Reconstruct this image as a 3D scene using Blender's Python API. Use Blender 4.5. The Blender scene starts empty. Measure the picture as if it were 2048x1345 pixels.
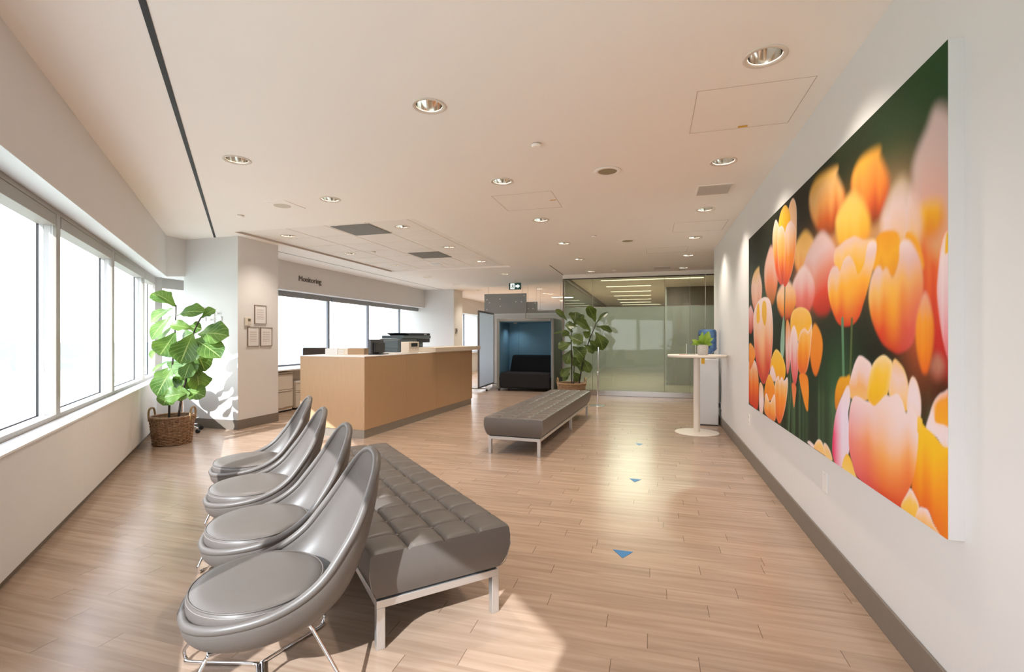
import bpy, bmesh, math, random
import numpy as np
from mathutils import Vector, Matrix
C = bpy.context.scene.collection
SC = bpy.context.scene
R = math.radians
random.seed(7)

# ------------------------------------------------------------------ camera, sky, sun, exposure
F, CX, HY, EYE = 968.0, 1024.0, 676.0, 1.30
TH = math.atan(278 / 968)
FW = Vector((-math.sin(TH), math.cos(TH), 0)); RT = Vector((math.cos(TH), math.sin(TH), 0))
cam_d = bpy.data.cameras.new('camera'); cam = bpy.data.objects.new('camera', cam_d); C.objects.link(cam)
cam.location = (0, 0, EYE); cam.rotation_euler = (R(90), 0, TH)
cam_d.sensor_width = 36; cam_d.lens = F / 2048 * 36; cam_d.shift_y = (HY - 672.5) / 2048
cam_d.clip_start = 0.05; cam_d.clip_end = 5000
SC.camera = cam
SC.view_settings.view_transform = 'Standard'; SC.view_settings.look = 'None'
SC.view_settings.gamma = 1; SC.view_settings.use_curve_mapping = False
SC.view_settings.exposure = 1.26
SC.cycles.max_bounces = 9; SC.cycles.diffuse_bounces = 5; SC.cycles.glossy_bounces = 4
SC.cycles.transmission_bounces = 6; SC.cycles.transparent_max_bounces = 16
SC.cycles.sample_clamp_indirect = 4.0; SC.cycles.caustics_reflective = False; SC.cycles.caustics_refractive = False

W = bpy.data.worlds.new('sky'); SC.world = W; W.use_nodes = True
nt = W.node_tree; nt.nodes.clear()
o = nt.nodes.new('ShaderNodeOutputWorld'); b = nt.nodes.new('ShaderNodeBackground')
tc = nt.nodes.new('ShaderNodeTexCoord'); sx = nt.nodes.new('ShaderNodeSeparateXYZ')
rp = nt.nodes.new('ShaderNodeValToRGB')
rp.color_ramp.elements[0].position = 0.0; rp.color_ramp.elements[0].color = (0.87, 0.88, 0.90, 1)
rp.color_ramp.elements[1].position = 0.6; rp.color_ramp.elements[1].color = (0.80, 0.87, 1.0, 1)
nt.links.new(tc.outputs['Generated'], sx.inputs[0]); nt.links.new(sx.outputs['Z'], rp.inputs[0])
nt.links.new(rp.outputs[0], b.inputs[0]); b.inputs[1].default_value = 2.4
nt.links.new(b.outputs[0], o.inputs[0])

SUN_AZ, SUN_EL = R(5.3), R(33.27)
sd = bpy.data.lights.new('sun', 'SUN'); so = bpy.data.objects.new('sun', sd); C.objects.link(so)
sd.energy = 4.4; sd.color = (0.96, 1.0, 1.05); sd.angle = R(0.6)
trav = Vector((math.sin(SUN_AZ) * math.cos(SUN_EL), math.cos(SUN_AZ) * math.cos(SUN_EL), -math.sin(SUN_EL)))
so.rotation_euler = trav.to_track_quat('-Z', 'Y').to_euler(); so.location = (-3, -6, 8)
LAMP_W = 33.0

# ------------------------------------------------------------------ pixel -> world helpers (photo pixels, 2048x1345)
def ray(x, y): return FW + RT * ((x - CX) / F) + Vector((0, 0, -(y - HY) / F))
EYEV = Vector((0, 0, EYE))
def onz(x, y, z=0.0):
    r = ray(x, y); return EYEV + r * ((z - EYE) / r.z)
def onX(x, y, X):
    r = ray(x, y); return EYEV + r * (X / r.x)
def onY(x, y, Y):
    r = ray(x, y); return EYEV + r * (Y / r.y)
def atd(x, y, d): return EYEV + ray(x, y) * d          # d = depth along the view axis
S2 = math.sqrt(0.5)
def L(n, d, z=0.0): return Vector(((n - d) * S2, (n + d) * S2, z))   # slanted window wall: n inward, d along
CEIL = 2.741

# ------------------------------------------------------------------ materials
def mat(name, col, rough=0.5, metal=0.0, spec=0.5, coat=0.0, **kw):
    m = bpy.data.materials.new(name); m.use_nodes = True
    p = m.node_tree.nodes['Principled BSDF']
    p.inputs['Base Color'].default_value = (*col, 1); p.inputs['Roughness'].default_value = rough
    p.inputs['Metallic'].default_value = metal; p.inputs['Specular IOR Level'].default_value = spec
    p.inputs['Coat Weight'].default_value = coat
    if 'emit' in kw:
        p.inputs['Emission Color'].default_value = (*kw['emit'], 1); p.inputs['Emission Strength'].default_value = kw.get('es', 1.0)
    return m
def nodes(m): return m.node_tree.nodes, m.node_tree.links, m.node_tree.nodes['Principled BSDF']
def s2l(c): return tuple(((v / 255) / 12.92 if v / 255 <= 0.04045 else ((v / 255 + 0.055) / 1.055) ** 2.4) for v in c)
def noise_tint(m, scale, amt, c1, c2, stretch=(1, 1, 1), detail=4, bump=0.0):
    n, l, p = nodes(m)
    t = n.new('ShaderNodeTexCoord'); mp = n.new('ShaderNodeMapping'); mp.inputs['Scale'].default_value = stretch
    nz = n.new('ShaderNodeTexNoise'); nz.inputs['Scale'].default_value = scale; nz.inputs['Detail'].default_value = detail
    r = n.new('ShaderNodeValToRGB'); r.color_ramp.elements[0].position = 0.5 - amt; r.color_ramp.elements[1].position = 0.5 + amt
    r.color_ramp.elements[0].color = (*c1, 1); r.color_ramp.elements[1].color = (*c2, 1)
    l.new(t.outputs['Object'], mp.inputs[0]); l.new(mp.outputs[0], nz.inputs['Vector']); l.new(nz.outputs['Fac'], r.inputs[0])
    l.new(r.outputs[0], p.inputs['Base Color'])
    if bump:
        bp = n.new('ShaderNodeBump'); bp.inputs['Strength'].default_value = bump; bp.inputs['Distance'].default_value = 0.002
        l.new(nz.outputs['Fac'], bp.inputs['Height']); l.new(bp.outputs[0], p.inputs['Normal'])
    return m

M = {}
M['wall'] = noise_tint(mat('wall_paint', (0.8, 0.78, 0.75), 0.6, spec=0.25), 3, 0.4, (0.72, 0.705, 0.69), (0.74, 0.725, 0.71))
M['ceiling'] = noise_tint(mat('ceiling_paint', (0.8, 0.75, 0.7), 0.75, spec=0.15), 2, 0.4, (0.955, 0.905, 0.85), (0.97, 0.92, 0.865))
M['tile'] = mat('acoustic_tile', (0.90, 0.85, 0.80), 0.8, spec=0.1)
M['base'] = mat('baseboard_taupe', (0.20, 0.165, 0.135), 0.5)
M['frame'] = mat('window_frame_grey', (0.38, 0.35, 0.31), 0.45, 0.2)
M['reveal'] = mat('window_reveal_white', (0.75, 0.75, 0.75), 0.5)
M['darkline'] = mat('dark_gasket', (0.02, 0.02, 0.022), 0.6)
M['black'] = mat('black_plastic', (0.012, 0.013, 0.015), 0.4)
M['chrome'] = mat('chrome', (0.82, 0.83, 0.85), 0.08, 1.0)
M['steel'] = mat('brushed_steel', (0.62, 0.60, 0.58), 0.28, 1.0)
M['satin'] = mat('satin_aluminium', (0.66, 0.65, 0.64), 0.38, 0.85)
M['white'] = mat('white_laminate', (0.80, 0.79, 0.77), 0.4)
M['ivory'] = mat('ivory_lacquer', (0.74, 0.67, 0.59), 0.4)
M['cream'] = mat('cream_metal', (0.72, 0.64, 0.54), 0.4)
M['paper'] = mat('paper', (0.75, 0.73, 0.72), 0.7)
M['leather'] = noise_tint(mat('taupe_leather', (0.17, 0.145, 0.13), 0.42, spec=0.45), 260, 0.3, (0.115, 0.099, 0.088), (0.132, 0.114, 0.101), bump=0.06)
M['leather2'] = noise_tint(mat('dark_taupe_leather', (0.13, 0.115, 0.105), 0.42, spec=0.5), 260, 0.3, (0.112, 0.096, 0.083), (0.126, 0.108, 0.094), bump=0.06)
M['thread'] = mat('stitching', (0.27, 0.24, 0.22), 0.6)
M['veneer'] = noise_tint(mat('maple_veneer', (0.5, 0.33, 0.19), 0.35), 9, 0.35, (0.44, 0.285, 0.16), (0.49, 0.32, 0.185), stretch=(6, 6, 0.5))
M['toekick'] = mat('toe_kick', (0.33, 0.30, 0.26), 0.35, 0.5)
M['topwood'] = mat('counter_top', (0.72, 0.62, 0.50), 0.35)
M['blue'] = noise_tint(mat('blue_felt', (0.03, 0.1, 0.16), 0.9, spec=0.1), 60, 0.3, (0.14, 0.27, 0.37), (0.15, 0.295, 0.405))
M['greyfelt'] = noise_tint(mat('grey_felt', (0.2, 0.19, 0.18), 0.9, spec=0.1), 90, 0.3, (0.27, 0.265, 0.25), (0.31, 0.305, 0.29))
M['charcoal'] = noise_tint(mat('charcoal_fabric', (0.02, 0.02, 0.022), 0.85, spec=0.15), 120, 0.3, (0.022, 0.021, 0.023), (0.030, 0.028, 0.030))
M['blackfab'] = noise_tint(mat('black_fabric', (0.008, 0.009, 0.011), 0.85, spec=0.1), 120, 0.3, (0.007, 0.008, 0.010), (0.011, 0.012, 0.014))
M['panelgrey'] = mat('acoustic_grey', (0.31, 0.31, 0.305), 0.8)
M['soil'] = mat('soil', (0.03, 0.02, 0.012), 0.9)
M['bark'] = mat('bark', (0.035, 0.024, 0.016), 0.8)
M['teal'] = mat('printer_grey', (0.075, 0.10, 0.115), 0.45)
M['navy'] = mat('printer_dark', (0.022, 0.024, 0.032), 0.4)
M['yellow'] = mat('yellow_tag', (0.75, 0.42, 0.02), 0.5)
M['bluetape'] = mat('blue_vinyl', (0.01, 0.16, 0.42), 0.4)
M['ventgrey'] = mat('vent_grille', (0.26, 0.24, 0.215), 0.6)
M['spkgrille'] = mat('speaker_grille', (0.33, 0.27, 0.16), 0.7)
M['hairline'] = mat('panel_joint', (0.48, 0.40, 0.34), 0.8)
M['green'] = mat('exit_green', (0.0, 0.09, 0.085), 0.4)
M['exitwhite'] = mat('exit_white', (0.8, 0.85, 0.85), 0.4, emit=(0.8, 0.9, 0.88), es=0.35)
M['letter'] = mat('letter_brown', (0.15, 0.12, 0.10), 0.5)
M['brownwood'] = noise_tint(mat('dark_wood_panel', (0.12, 0.08, 0.05), 0.4), 5, 0.3, (0.10, 0.068, 0.045), (0.14, 0.095, 0.065), stretch=(1, 1, 6))
M['olive'] = mat('office_wall', (0.58, 0.56, 0.47), 0.7)
M['bulb'] = mat('lamp_disc', (1, 1, 1), 0.5, emit=(1.0, 0.82, 0.6), es=3.0)
M['strip'] = mat('light_strip', (1, 1, 1), 0.5, emit=(1.0, 0.86, 0.64), es=1.1)
M['reflector'] = mat('lamp_reflector', (0.86, 0.84, 0.80), 0.12, 1.0)
M['ringtrim'] = mat('lamp_trim', (0.74, 0.66, 0.57), 0.5)

# wood plank floor: planks run along X, 0.105 m wide, random end joints
m = M['floor'] = mat('wood_planks', (0.5, 0.36, 0.25), 0.3, spec=0.42)
n, l, p = nodes(m)
def math_n(op, a, bb=None):
    q = n.new('ShaderNodeMath'); q.operation = op
    for i, v in enumerate((a, bb)):
        if v is None: continue
        if isinstance(v, (int, float)): q.inputs[i].default_value = v
        else: l.new(v, q.inputs[i])
    return q.outputs[0]
t = n.new('ShaderNodeTexCoord'); sp = n.new('ShaderNodeSeparateXYZ'); l.new(t.outputs['Object'], sp.inputs[0])
ry = math_n('DIVIDE', sp.outputs['Y'], 0.105); row = math_n('FLOOR', ry); fy = math_n('FRACT', ry)
wn = n.new('ShaderNodeTexWhiteNoise'); wn.noise_dimensions = '1D'; l.new(row, wn.inputs['W'])
ux = math_n('ADD', math_n('DIVIDE', sp.outputs['X'], 0.95), math_n('MULTIPLY', wn.outputs['Value'], 7.0))
pid = math_n('FLOOR', ux); fx = math_n('FRACT', ux)
cmb = n.new('ShaderNodeCombineXYZ'); l.new(row, cmb.inputs[0]); l.new(pid, cmb.inputs[1])
wn2 = n.new('ShaderNodeTexWhiteNoise'); wn2.noise_dimensions = '2D'; l.new(cmb.outputs[0], wn2.inputs['Vector'])
mp = n.new('ShaderNodeMapping'); mp.inputs['Scale'].default_value = (0.9, 13, 1)
cm2 = n.new('ShaderNodeCombineXYZ'); l.new(math_n('ADD', sp.outputs['X'], math_n('MULTIPLY', wn2.outputs['Value'], 40)), cm2.inputs[0])
l.new(sp.outputs['Y'], cm2.inputs[1]); l.new(cm2.outputs[0], mp.inputs[0])
nz = n.new('ShaderNodeTexNoise'); nz.inputs['Scale'].default_value = 2.2; nz.inputs['Detail'].default_value = 7; nz.inputs['Distortion'].default_value = 0.6
l.new(mp.outputs[0], nz.inputs['Vector'])
rp = n.new('ShaderNodeValToRGB'); rp.color_ramp.elements[0].position = 0.32; rp.color_ramp.elements[1].position = 0.66
rp.color_ramp.elements[0].color = (0.345, 0.235, 0.165, 1); rp.color_ramp.elements[1].color = (0.445, 0.322, 0.238, 1)
l.new(nz.outputs['Fac'], rp.inputs[0])
hsv = n.new('ShaderNodeHueSaturation'); l.new(rp.outputs[0], hsv.inputs['Color'])
l.new(math_n('ADD', 0.9, math_n('MULTIPLY', wn2.outputs['Value'], 0.16)), hsv.inputs['Value'])
jx = math_n('LESS_THAN', fx, 0.0035); jy = math_n('LESS_THAN', fy, 0.012)
jt = math_n('MAXIMUM', math_n('MULTIPLY', jx, 0.72), math_n('MULTIPLY', jy, 0.10))
mx = n.new('ShaderNodeMix'); mx.data_type = 'RGBA'; l.new(jt, mx.inputs['Factor']); l.new(hsv.outputs[0], mx.inputs['A'])
mx.inputs['B'].default_value = (0.10, 0.06, 0.035, 1); l.new(mx.outputs['Result'], p.inputs['Base Color'])
l.new(math_n('ADD', 0.22, math_n('MULTIPLY', nz.outputs['Fac'], 0.04)), p.inputs['Roughness'])
bp = n.new('ShaderNodeBump'); bp.inputs['Strength'].default_value = 0.015; bp.inputs['Distance'].default_value = 0.002
l.new(nz.outputs['Fac'], bp.inputs['Height']); l.new(bp.outputs[0], p.inputs['Normal'])

# perforated sill grille
m = M['grille'] = mat('sill_grille', (0.8, 0.79, 0.78), 0.45)
n, l, p = nodes(m)
t = n.new('ShaderNodeTexCoord'); mp = n.new('ShaderNodeMapping'); mp.inputs['Rotation'].default_value = (0, 0, R(45)); l.new(t.outputs['Object'], mp.inputs[0])
br = n.new('ShaderNodeTexBrick'); br.inputs['Scale'].default_value = 1.0; br.inputs['Brick Width'].default_value = 0.026; br.inputs['Row Height'].default_value = 0.018
br.inputs['Mortar Size'].default_value = 0.0042; br.inputs['Mortar Smooth'].default_value = 0.4
br.inputs['Color1'].default_value = (0.55, 0.56, 0.60, 1); br.inputs['Color2'].default_value = (0.50, 0.52, 0.57, 1); br.inputs['Mortar'].default_value = (0.82, 0.81, 0.80, 1)
l.new(mp.outputs[0], br.inputs['Vector']); l.new(br.outputs[0], p.inputs['Base Color'])

def glassmat(name, tint, refl_rough=0.0, diffuse=None, dfac=0.0, ior=1.45, gain=1.0, tfac=0.45):
    m = bpy.data.materials.new(name); m.use_nodes = True; n, l = m.node_tree.nodes, m.node_tree.links; n.clear()
    out = n.new('ShaderNodeOutputMaterial'); tr = n.new('ShaderNodeBsdfTransparent'); tr.inputs[0].default_value = (*tint, 1)
    gl = n.new('ShaderNodeBsdfGlossy'); gl.inputs['Roughness'].default_value = refl_rough
    fr = n.new('ShaderNodeFresnel'); fr.inputs[0].default_value = ior
    base = tr.outputs[0]
    if diffuse:
        df = n.new('ShaderNodeBsdfDiffuse'); df.inputs[0].default_value = (*diffuse, 1)
        tl = n.new('ShaderNodeBsdfTranslucent'); tl.inputs[0].default_value = (*diffuse, 1)
        a = n.new('ShaderNodeMixShader'); a.inputs[0].default_value = tfac; l.new(df.outputs[0], a.inputs[1]); l.new(tl.outputs[0], a.inputs[2])
        a2 = n.new('ShaderNodeMixShader'); a2.inputs[0].default_value = dfac; l.new(base, a2.inputs[1]); l.new(a.outputs[0], a2.inputs[2]); base = a2.outputs[0]
    mu = n.new('ShaderNodeMath'); mu.operation = 'MULTIPLY'; mu.inputs[1].default_value = gain; l.new(fr.outputs[0], mu.inputs[0])
    mx = n.new('ShaderNodeMixShader'); l.new(mu.outputs[0], mx.inputs[0]); l.new(base, mx.inputs[1]); l.new(gl.outputs[0], mx.inputs[2])
    l.new(mx.outputs[0], out.inputs[0]); return m
M['glass'] = glassmat('window_glass', (0.965, 0.975, 0.975), gain=0.22)
M['glassclear'] = glassmat('office_glass', (0.66, 0.71, 0.65), gain=1.6)
M['glassfrost'] = glassmat('office_glass_frosted', (0.60, 0.67, 0.61), diffuse=(0.42, 0.465, 0.39), dfac=0.33, gain=1.1, refl_rough=0.03)
M['whiteboard'] = glassmat('pale_board', (0.8, 0.85, 0.9), diffuse=(0.84, 0.89, 0.95), dfac=1.0, tfac=0.75)
M['acrylic'] = glassmat('acrylic', (0.9, 0.92, 0.92))
M['bottle'] = glassmat('blue_bottle', (0.60, 0.76, 0.97), refl_rough=0.05, diffuse=(0.20, 0.42, 0.85), dfac=0.4, tfac=.4)
M['bottledark'] = mat('bottle_handle', (0.006, 0.02, 0.11), 0.4)

def leafmat(name, dark, light, vein):
    m = bpy.data.materials.new(name); m.use_nodes = True; n, l, p = nodes(m)
    uv = n.new('ShaderNodeTexCoord'); sp = n.new('ShaderNodeSeparateXYZ'); l.new(uv.outputs['UV'], sp.inputs[0])
    def mn(op, a, bb=None):
        q = n.new('ShaderNodeMath'); q.operation = op
        for i, v in enumerate((a, bb)):
            if v is None: continue
            if isinstance(v, (int, float)): q.inputs[i].default_value = v
            else: l.new(v, q.inputs[i])
        return q.outputs[0]
    ax = mn('ABSOLUTE', mn('SUBTRACT', sp.outputs['X'], 0.5))
    mid = mn('LESS_THAN', ax, 0.022)
    sv = mn('LESS_THAN', mn('FRACT', mn('SUBTRACT', mn('MULTIPLY', sp.outputs['Y'], 7.0), mn('MULTIPLY', ax, 5.0))), 0.085)
    vv = mn('MAXIMUM', mid, mn('MULTIPLY', sv, 0.7))
    nz = n.new('ShaderNodeTexNoise'); nz.inputs['Scale'].default_value = 4; l.new(uv.outputs['Object'], nz.inputs['Vector'])
    r = n.new('ShaderNodeValToRGB'); r.color_ramp.elements[0].position = 0.35; r.color_ramp.elements[1].position = 0.65
    r.color_ramp.elements[0].color = (*dark, 1); r.color_ramp.elements[1].color = (*light, 1); l.new(nz.outputs['Fac'], r.inputs[0])
    mx = n.new('ShaderNodeMix'); mx.data_type = 'RGBA'; l.new(vv, mx.inputs['Factor']); l.new(r.outputs[0], mx.inputs['A']); mx.inputs['B'].default_value = (*vein, 1)
    l.new(mx.outputs['Result'], p.inputs['Base Color']); p.inputs['Roughness'].default_value = 0.38
    tl = n.new('ShaderNodeBsdfTranslucent'); mul = n.new('ShaderNodeMix'); mul.data_type = 'RGBA'; mul.blend_type = 'MULTIPLY'; mul.inputs['Factor'].default_value = 1
    l.new(mx.outputs['Result'], mul.inputs['A']); mul.inputs['B'].default_value = (1.0, 1.0, 0.35, 1); l.new(mul.outputs['Result'], tl.inputs[0])
    ms = n.new('ShaderNodeMixShader'); ms.inputs[0].default_value = 0.27
    l.new(p.outputs[0], ms.inputs[1]); l.new(tl.outputs[0], ms.inputs[2]); l.new(ms.outputs[0], n['Material Output'].inputs[0])
    bp = n.new('ShaderNodeBump'); bp.inputs['Strength'].default_value = 0.35; bp.inputs['Distance'].default_value = 0.004; bp.invert = True
    l.new(vv, bp.inputs['Height']); l.new(bp.outputs[0], p.inputs['Normal'])
    return m
M['leaf'] = leafmat('fig_leaf', (0.055, 0.14, 0.028), (0.16, 0.29, 0.06), (0.36, 0.48, 0.18))
M['leaf2'] = leafmat('fig_leaf_dark', (0.04, 0.075, 0.016), (0.12, 0.175, 0.04), (0.27, 0.32, 0.12))
M['pothos'] = leafmat('pothos_leaf', (0.16, 0.30, 0.02), (0.30, 0.46, 0.05), (0.38, 0.5, 0.1))

m = M['wicker'] = mat('wicker', (0.2, 0.1, 0.05), 0.6)
noise_tint(m, 30, 0.25, (0.15, 0.075, 0.035), (0.42, 0.26, 0.15))
M['rope'] = mat('cane_handle', (0.36, 0.24, 0.12), 0.6)
M['wickerlight'] = noise_tint(mat('pale_wicker', (0.35, 0.22, 0.12), 0.6), 30, 0.25, (0.26, 0.14, 0.07), (0.45, 0.30, 0.17))
m = M['potweave'] = mat('pot_weave', (0.6, 0.57, 0.52), 0.7)
n, l, p = nodes(m); t = n.new('ShaderNodeTexCoord'); br = n.new('ShaderNodeTexBrick'); mp = n.new('ShaderNodeMapping'); mp.inputs['Rotation'].default_value = (R(90), 0, 0)
br.inputs['Scale'].default_value = 1; br.inputs['Brick Width'].default_value = 0.03; br.inputs['Row Height'].default_value = 0.012; br.inputs['Mortar Size'].default_value = 0.002
br.inputs['Color1'].default_value = (0.68, 0.64, 0.58, 1); br.inputs['Color2'].default_value = (0.55, 0.52, 0.48, 1); br.inputs['Mortar'].default_value = (0.35, 0.33, 0.30, 1)
l.new(t.outputs['Object'], mp.inputs[0]); l.new(mp.outputs[0], br.inputs['Vector']); l.new(br.outputs[0], p.inputs['Base Color'])
m = M['notice'] = mat('notice_print', (0.7, 0.66, 0.64), 0.6)
n, l, p = nodes(m); t = n.new('ShaderNodeTexCoord'); wv = n.new('ShaderNodeTexWave'); wv.bands_direction = 'Z'; wv.inputs['Scale'].default_value = 9; wv.inputs['Distortion'].default_value = 0.3
r = n.new('ShaderNodeValToRGB'); r.color_ramp.elements[0].position = 0.0; r.color_ramp.elements[1].position = 0.35
r.color_ramp.elements[0].color = (0.50, 0.46, 0.44, 1); r.color_ramp.elements[1].color = (0.72, 0.68, 0.66, 1)
l.new(t.outputs['Object'], wv.inputs['Vector']); l.new(wv.outputs['Fac'], r.inputs[0]); l.new(r.outputs[0], p.inputs['Base Color'])
# outdoors: distance haze is painted into the land and hill colours
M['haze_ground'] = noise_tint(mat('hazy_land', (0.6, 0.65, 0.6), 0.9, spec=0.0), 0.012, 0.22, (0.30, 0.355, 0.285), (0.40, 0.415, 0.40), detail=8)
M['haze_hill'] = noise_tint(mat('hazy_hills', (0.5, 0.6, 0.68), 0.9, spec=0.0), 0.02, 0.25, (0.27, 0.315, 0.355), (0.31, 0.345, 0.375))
M['roof'] = mat('pale_roof', (0.42, 0.40, 0.38), 0.8)

# ------------------------------------------------------------------ mesh builder
class MB:
    def __init__(s): s.bm = bmesh.new(); s.uv = None
    def quad(s, *pts):
        s.bm.faces.new([s.bm.verts.new(q) for q in pts]); return s
    def box(s, x0, x1, y0, y1, z0, z1, mtx=None):
        vs = [s.bm.verts.new((x, y, z)) for z in (z0, z1) for y in (y0, y1) for x in (x0, x1)]
        for f in ((0, 2, 3, 1), (4, 5, 7, 6), (0, 1, 5, 4), (2, 6, 7, 3), (0, 4, 6, 2), (1, 3, 7, 5)):
            s.bm.faces.new([vs[i] for i in f])
        if mtx is not None: bmesh.ops.transform(s.bm, matrix=mtx, verts=vs)
        return s
    def prism(s, pts, z0, z1, mtx=None):
        a = [s.bm.verts.new((q[0], q[1], z0)) for q in pts]; b = [s.bm.verts.new((q[0], q[1], z1)) for q in pts]
        k = len(pts); s.bm.faces.new(a[::-1]); s.bm.faces.new(b)
        for i in range(k): s.bm.faces.new((a[i], a[(i + 1) % k], b[(i + 1) % k], b[i]))
        if mtx is not None: bmesh.ops.transform(s.bm, matrix=mtx, verts=a + b)
        return s
    def hexa(s, pts):   # 8 points: bottom ring, top ring
        v = [s.bm.verts.new(q) for q in pts]
        for f in ((3, 2, 1, 0), (4, 5, 6, 7), (0, 1, 5, 4), (1, 2, 6, 5), (2, 3, 7, 6), (3, 0, 4, 7)): s.bm.faces.new([v[i] for i in f])
        return s
    def lathe(s, prof, seg=32, c=(0, 0, 0), sx=1.0, sy=1.0, mtx=None, caps=True):
        rings = []; allv = []
        for r, z in prof:
            rg = [s.bm.verts.new((c[0] + r * sx * math.cos(2 * math.pi * i / seg), c[1] + r * sy * math.sin(2 * math.pi * i / seg), c[2] + z)) for i in range(seg)]
            rings.append(rg); allv += rg
        for a, b in zip(rings, rings[1:]):
            for i in range(seg): s.bm.faces.new((a[i], a[(i + 1) % seg], b[(i + 1) % seg], b[i]))
        if caps:
            if prof[0][0] > 1e-5: s.bm.faces.new(rings[0][::-1])
            if prof[-1][0] > 1e-5: s.bm.faces.new(rings[-1])
        if mtx is not None: bmesh.ops.transform(s.bm, matrix=mtx, verts=allv)
        return s
    def cyl(s, p0, p1, r0, r1=None, seg=16): return s.tube([p0, p1], r0, seg, r_end=r1)
    def tube(s, pts, r, seg=8, closed=False, r_end=None):
        pts = [Vector(q) for q in pts]; k = len(pts); rings = []
        up = None
        for i, q in enumerate(pts):
            a = pts[i - 1] if (i > 0 or closed) else q; bq = pts[(i + 1) % k] if (i < k - 1 or closed) else q
            d = (bq - a).normalized()
            if up is None: up = d.orthogonal().normalized()
            up = (up - d * up.dot(d)).normalized(); sd_ = d.cross(up)
            rr = r if r_end is None else r + (r_end - r) * i / max(1, k - 1)
            if isinstance(r, (list, tuple)): rr = r[i]
            rings.append([s.bm.verts.new(q + (up * math.cos(2 * math.pi * j / seg) + sd_ * math.sin(2 * math.pi * j / seg)) * rr) for j in range(seg)])
        for i in range(k if closed else k - 1):
            a, b = rings[i], rings[(i + 1) % k]
            for j in range(seg): s.bm.faces.new((a[j], a[(j + 1) % seg], b[(j + 1) % seg], b[j]))
        if not closed: s.bm.faces.new(rings[0][::-1]); s.bm.faces.new(rings[-1])
        return s
    def build(s, name, material, parent=None, smooth=False, bevel=0.0, seg=2, sub=0, auto=None, solid=0.0):
        bmesh.ops.recalc_face_normals(s.bm, faces=s.bm.faces)
        me = bpy.data.meshes.new(name); s.bm.to_mesh(me); s.bm.free()
        ob = bpy.data.objects.new(name, me); C.objects.link(ob)
        if isinstance(material, str): material = M[material]
        me.materials.append(material)
        if parent is not None: ob.parent = parent
        if smooth:
            for f in me.polygons: f.use_smooth = True
        if solid:
            md = ob.modifiers.new('thickness', 'SOLIDIFY'); md.thickness = solid; md.offset = 0
        if bevel:
            md = ob.modifiers.new('bevel', 'BEVEL'); md.width = bevel; md.segments = seg; md.limit_method = 'ANGLE'; md.angle_limit = R(40)
            for f in me.polygons: f.use_smooth = True
            try: ob.data.set_sharp_from_angle(angle=R(35))
            except Exception: pass
        if auto:
            for f in me.polygons: f.use_smooth = True
            me.set_sharp_from_angle(angle=R(auto))
        if sub:
            md = ob.modifiers.new('subdivision', 'SUBSURF'); md.levels = sub; md.render_levels = sub
        return ob
def catmull(pts, per=8, closed=False):
    P = [Vector(q) for q in pts]; k = len(P); out = []
    for i in range(k if closed else k - 1):
        p0 = P[(i - 1) % k] if (closed or i > 0) else P[i]; p1 = P[i]; p2 = P[(i + 1) % k]; p3 = P[(i + 2) % k] if (closed or i + 2 < k) else p2
        for j in range(per):
            u = j / per
            out.append(0.5 * ((2 * p1) + (p2 - p0) * u + (2 * p0 - 5 * p1 + 4 * p2 - p3) * u * u + (3 * p1 - p0 - 3 * p2 + p3) * u ** 3))
    if not closed: out.append(P[-1])
    return out
def tag(o, label, cat, group=None, kind=None):
    o['label'] = label; o['category'] = cat
    if group: o['group'] = group
    if kind: o['kind'] = kind
    return o
def thing(name, label, cat, loc=(0, 0, 0), rz=0.0, group=None):
    o = bpy.data.objects.new(name, None); C.objects.link(o); o.empty_display_size = 0.1
    o.location = loc; o.rotation_euler = (0, 0, rz); return tag(o, label, cat, group)
def struct(o, label=None):
    o['kind'] = 'structure'
    if label: o['label'] = label
    return o
def copy_tree(o, parent=None):
    c = o.copy(); C.objects.link(c); c.parent = parent
    for ch in [q for q in C.objects if q.parent == o]: copy_tree(ch, c)
    return c

# ------------------------------------------------------------------ ROOM SHELL
RX = 0.995
struct(MB().prism([(1.4, -3.25), (4.6, -3.25), (4.6, 25), (-7.5, 25), (-7.5, 5.65)], -.25, 0).build('floor', 'floor'), 'light oak plank floor')

# downlight positions come from where their trims sit on the ceiling plane
DL = {'right row': [(1530, 113), (1447, 323), (1411, 419), (1390, 475), (1376, 511), (1367, 536)],
      'middle row': [(858, 212), (1004, 363), (1081, 440), (1127, 487), (1158, 519), (1182, 543)],
      'left row': [(474, 320), (660, 399), (804, 458), (897, 498), (962, 526), (1009, 548.5)],
      'monitoring row': [(576, 476), (699, 511), (790, 534), (855, 554.5), (913, 570), (958, 581)]}
TILE = (-5.46, -2.75, 5.30, 9.45)     # recessed acoustic tile field x0,x1,y0,y1
def in_tile(x, y): return TILE[0] < x < TILE[1] and TILE[2] < y < TILE[3]
DL['far row'] = [(1078, 578.5), (1101, 588.7), (1121, 597), (1033, 590)]
lamps = []
for rn, pl in DL.items():
    for i, q in enumerate(pl):
        w = onz(*q, CEIL); lamps.append((rn, i, w.x, w.y))
lamps += [('far row', 4 + i, x, y) for i, (x, y) in enumerate(((-5.0, 15.2), (-5.0, 17.0), (-3.3, 15.4), (-3.3, 17.2), (-4.2, 19.0), (-2.6, 19.2)))]  # extra downlights added to brighten the dim far area
HOLE = 0.088
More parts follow.
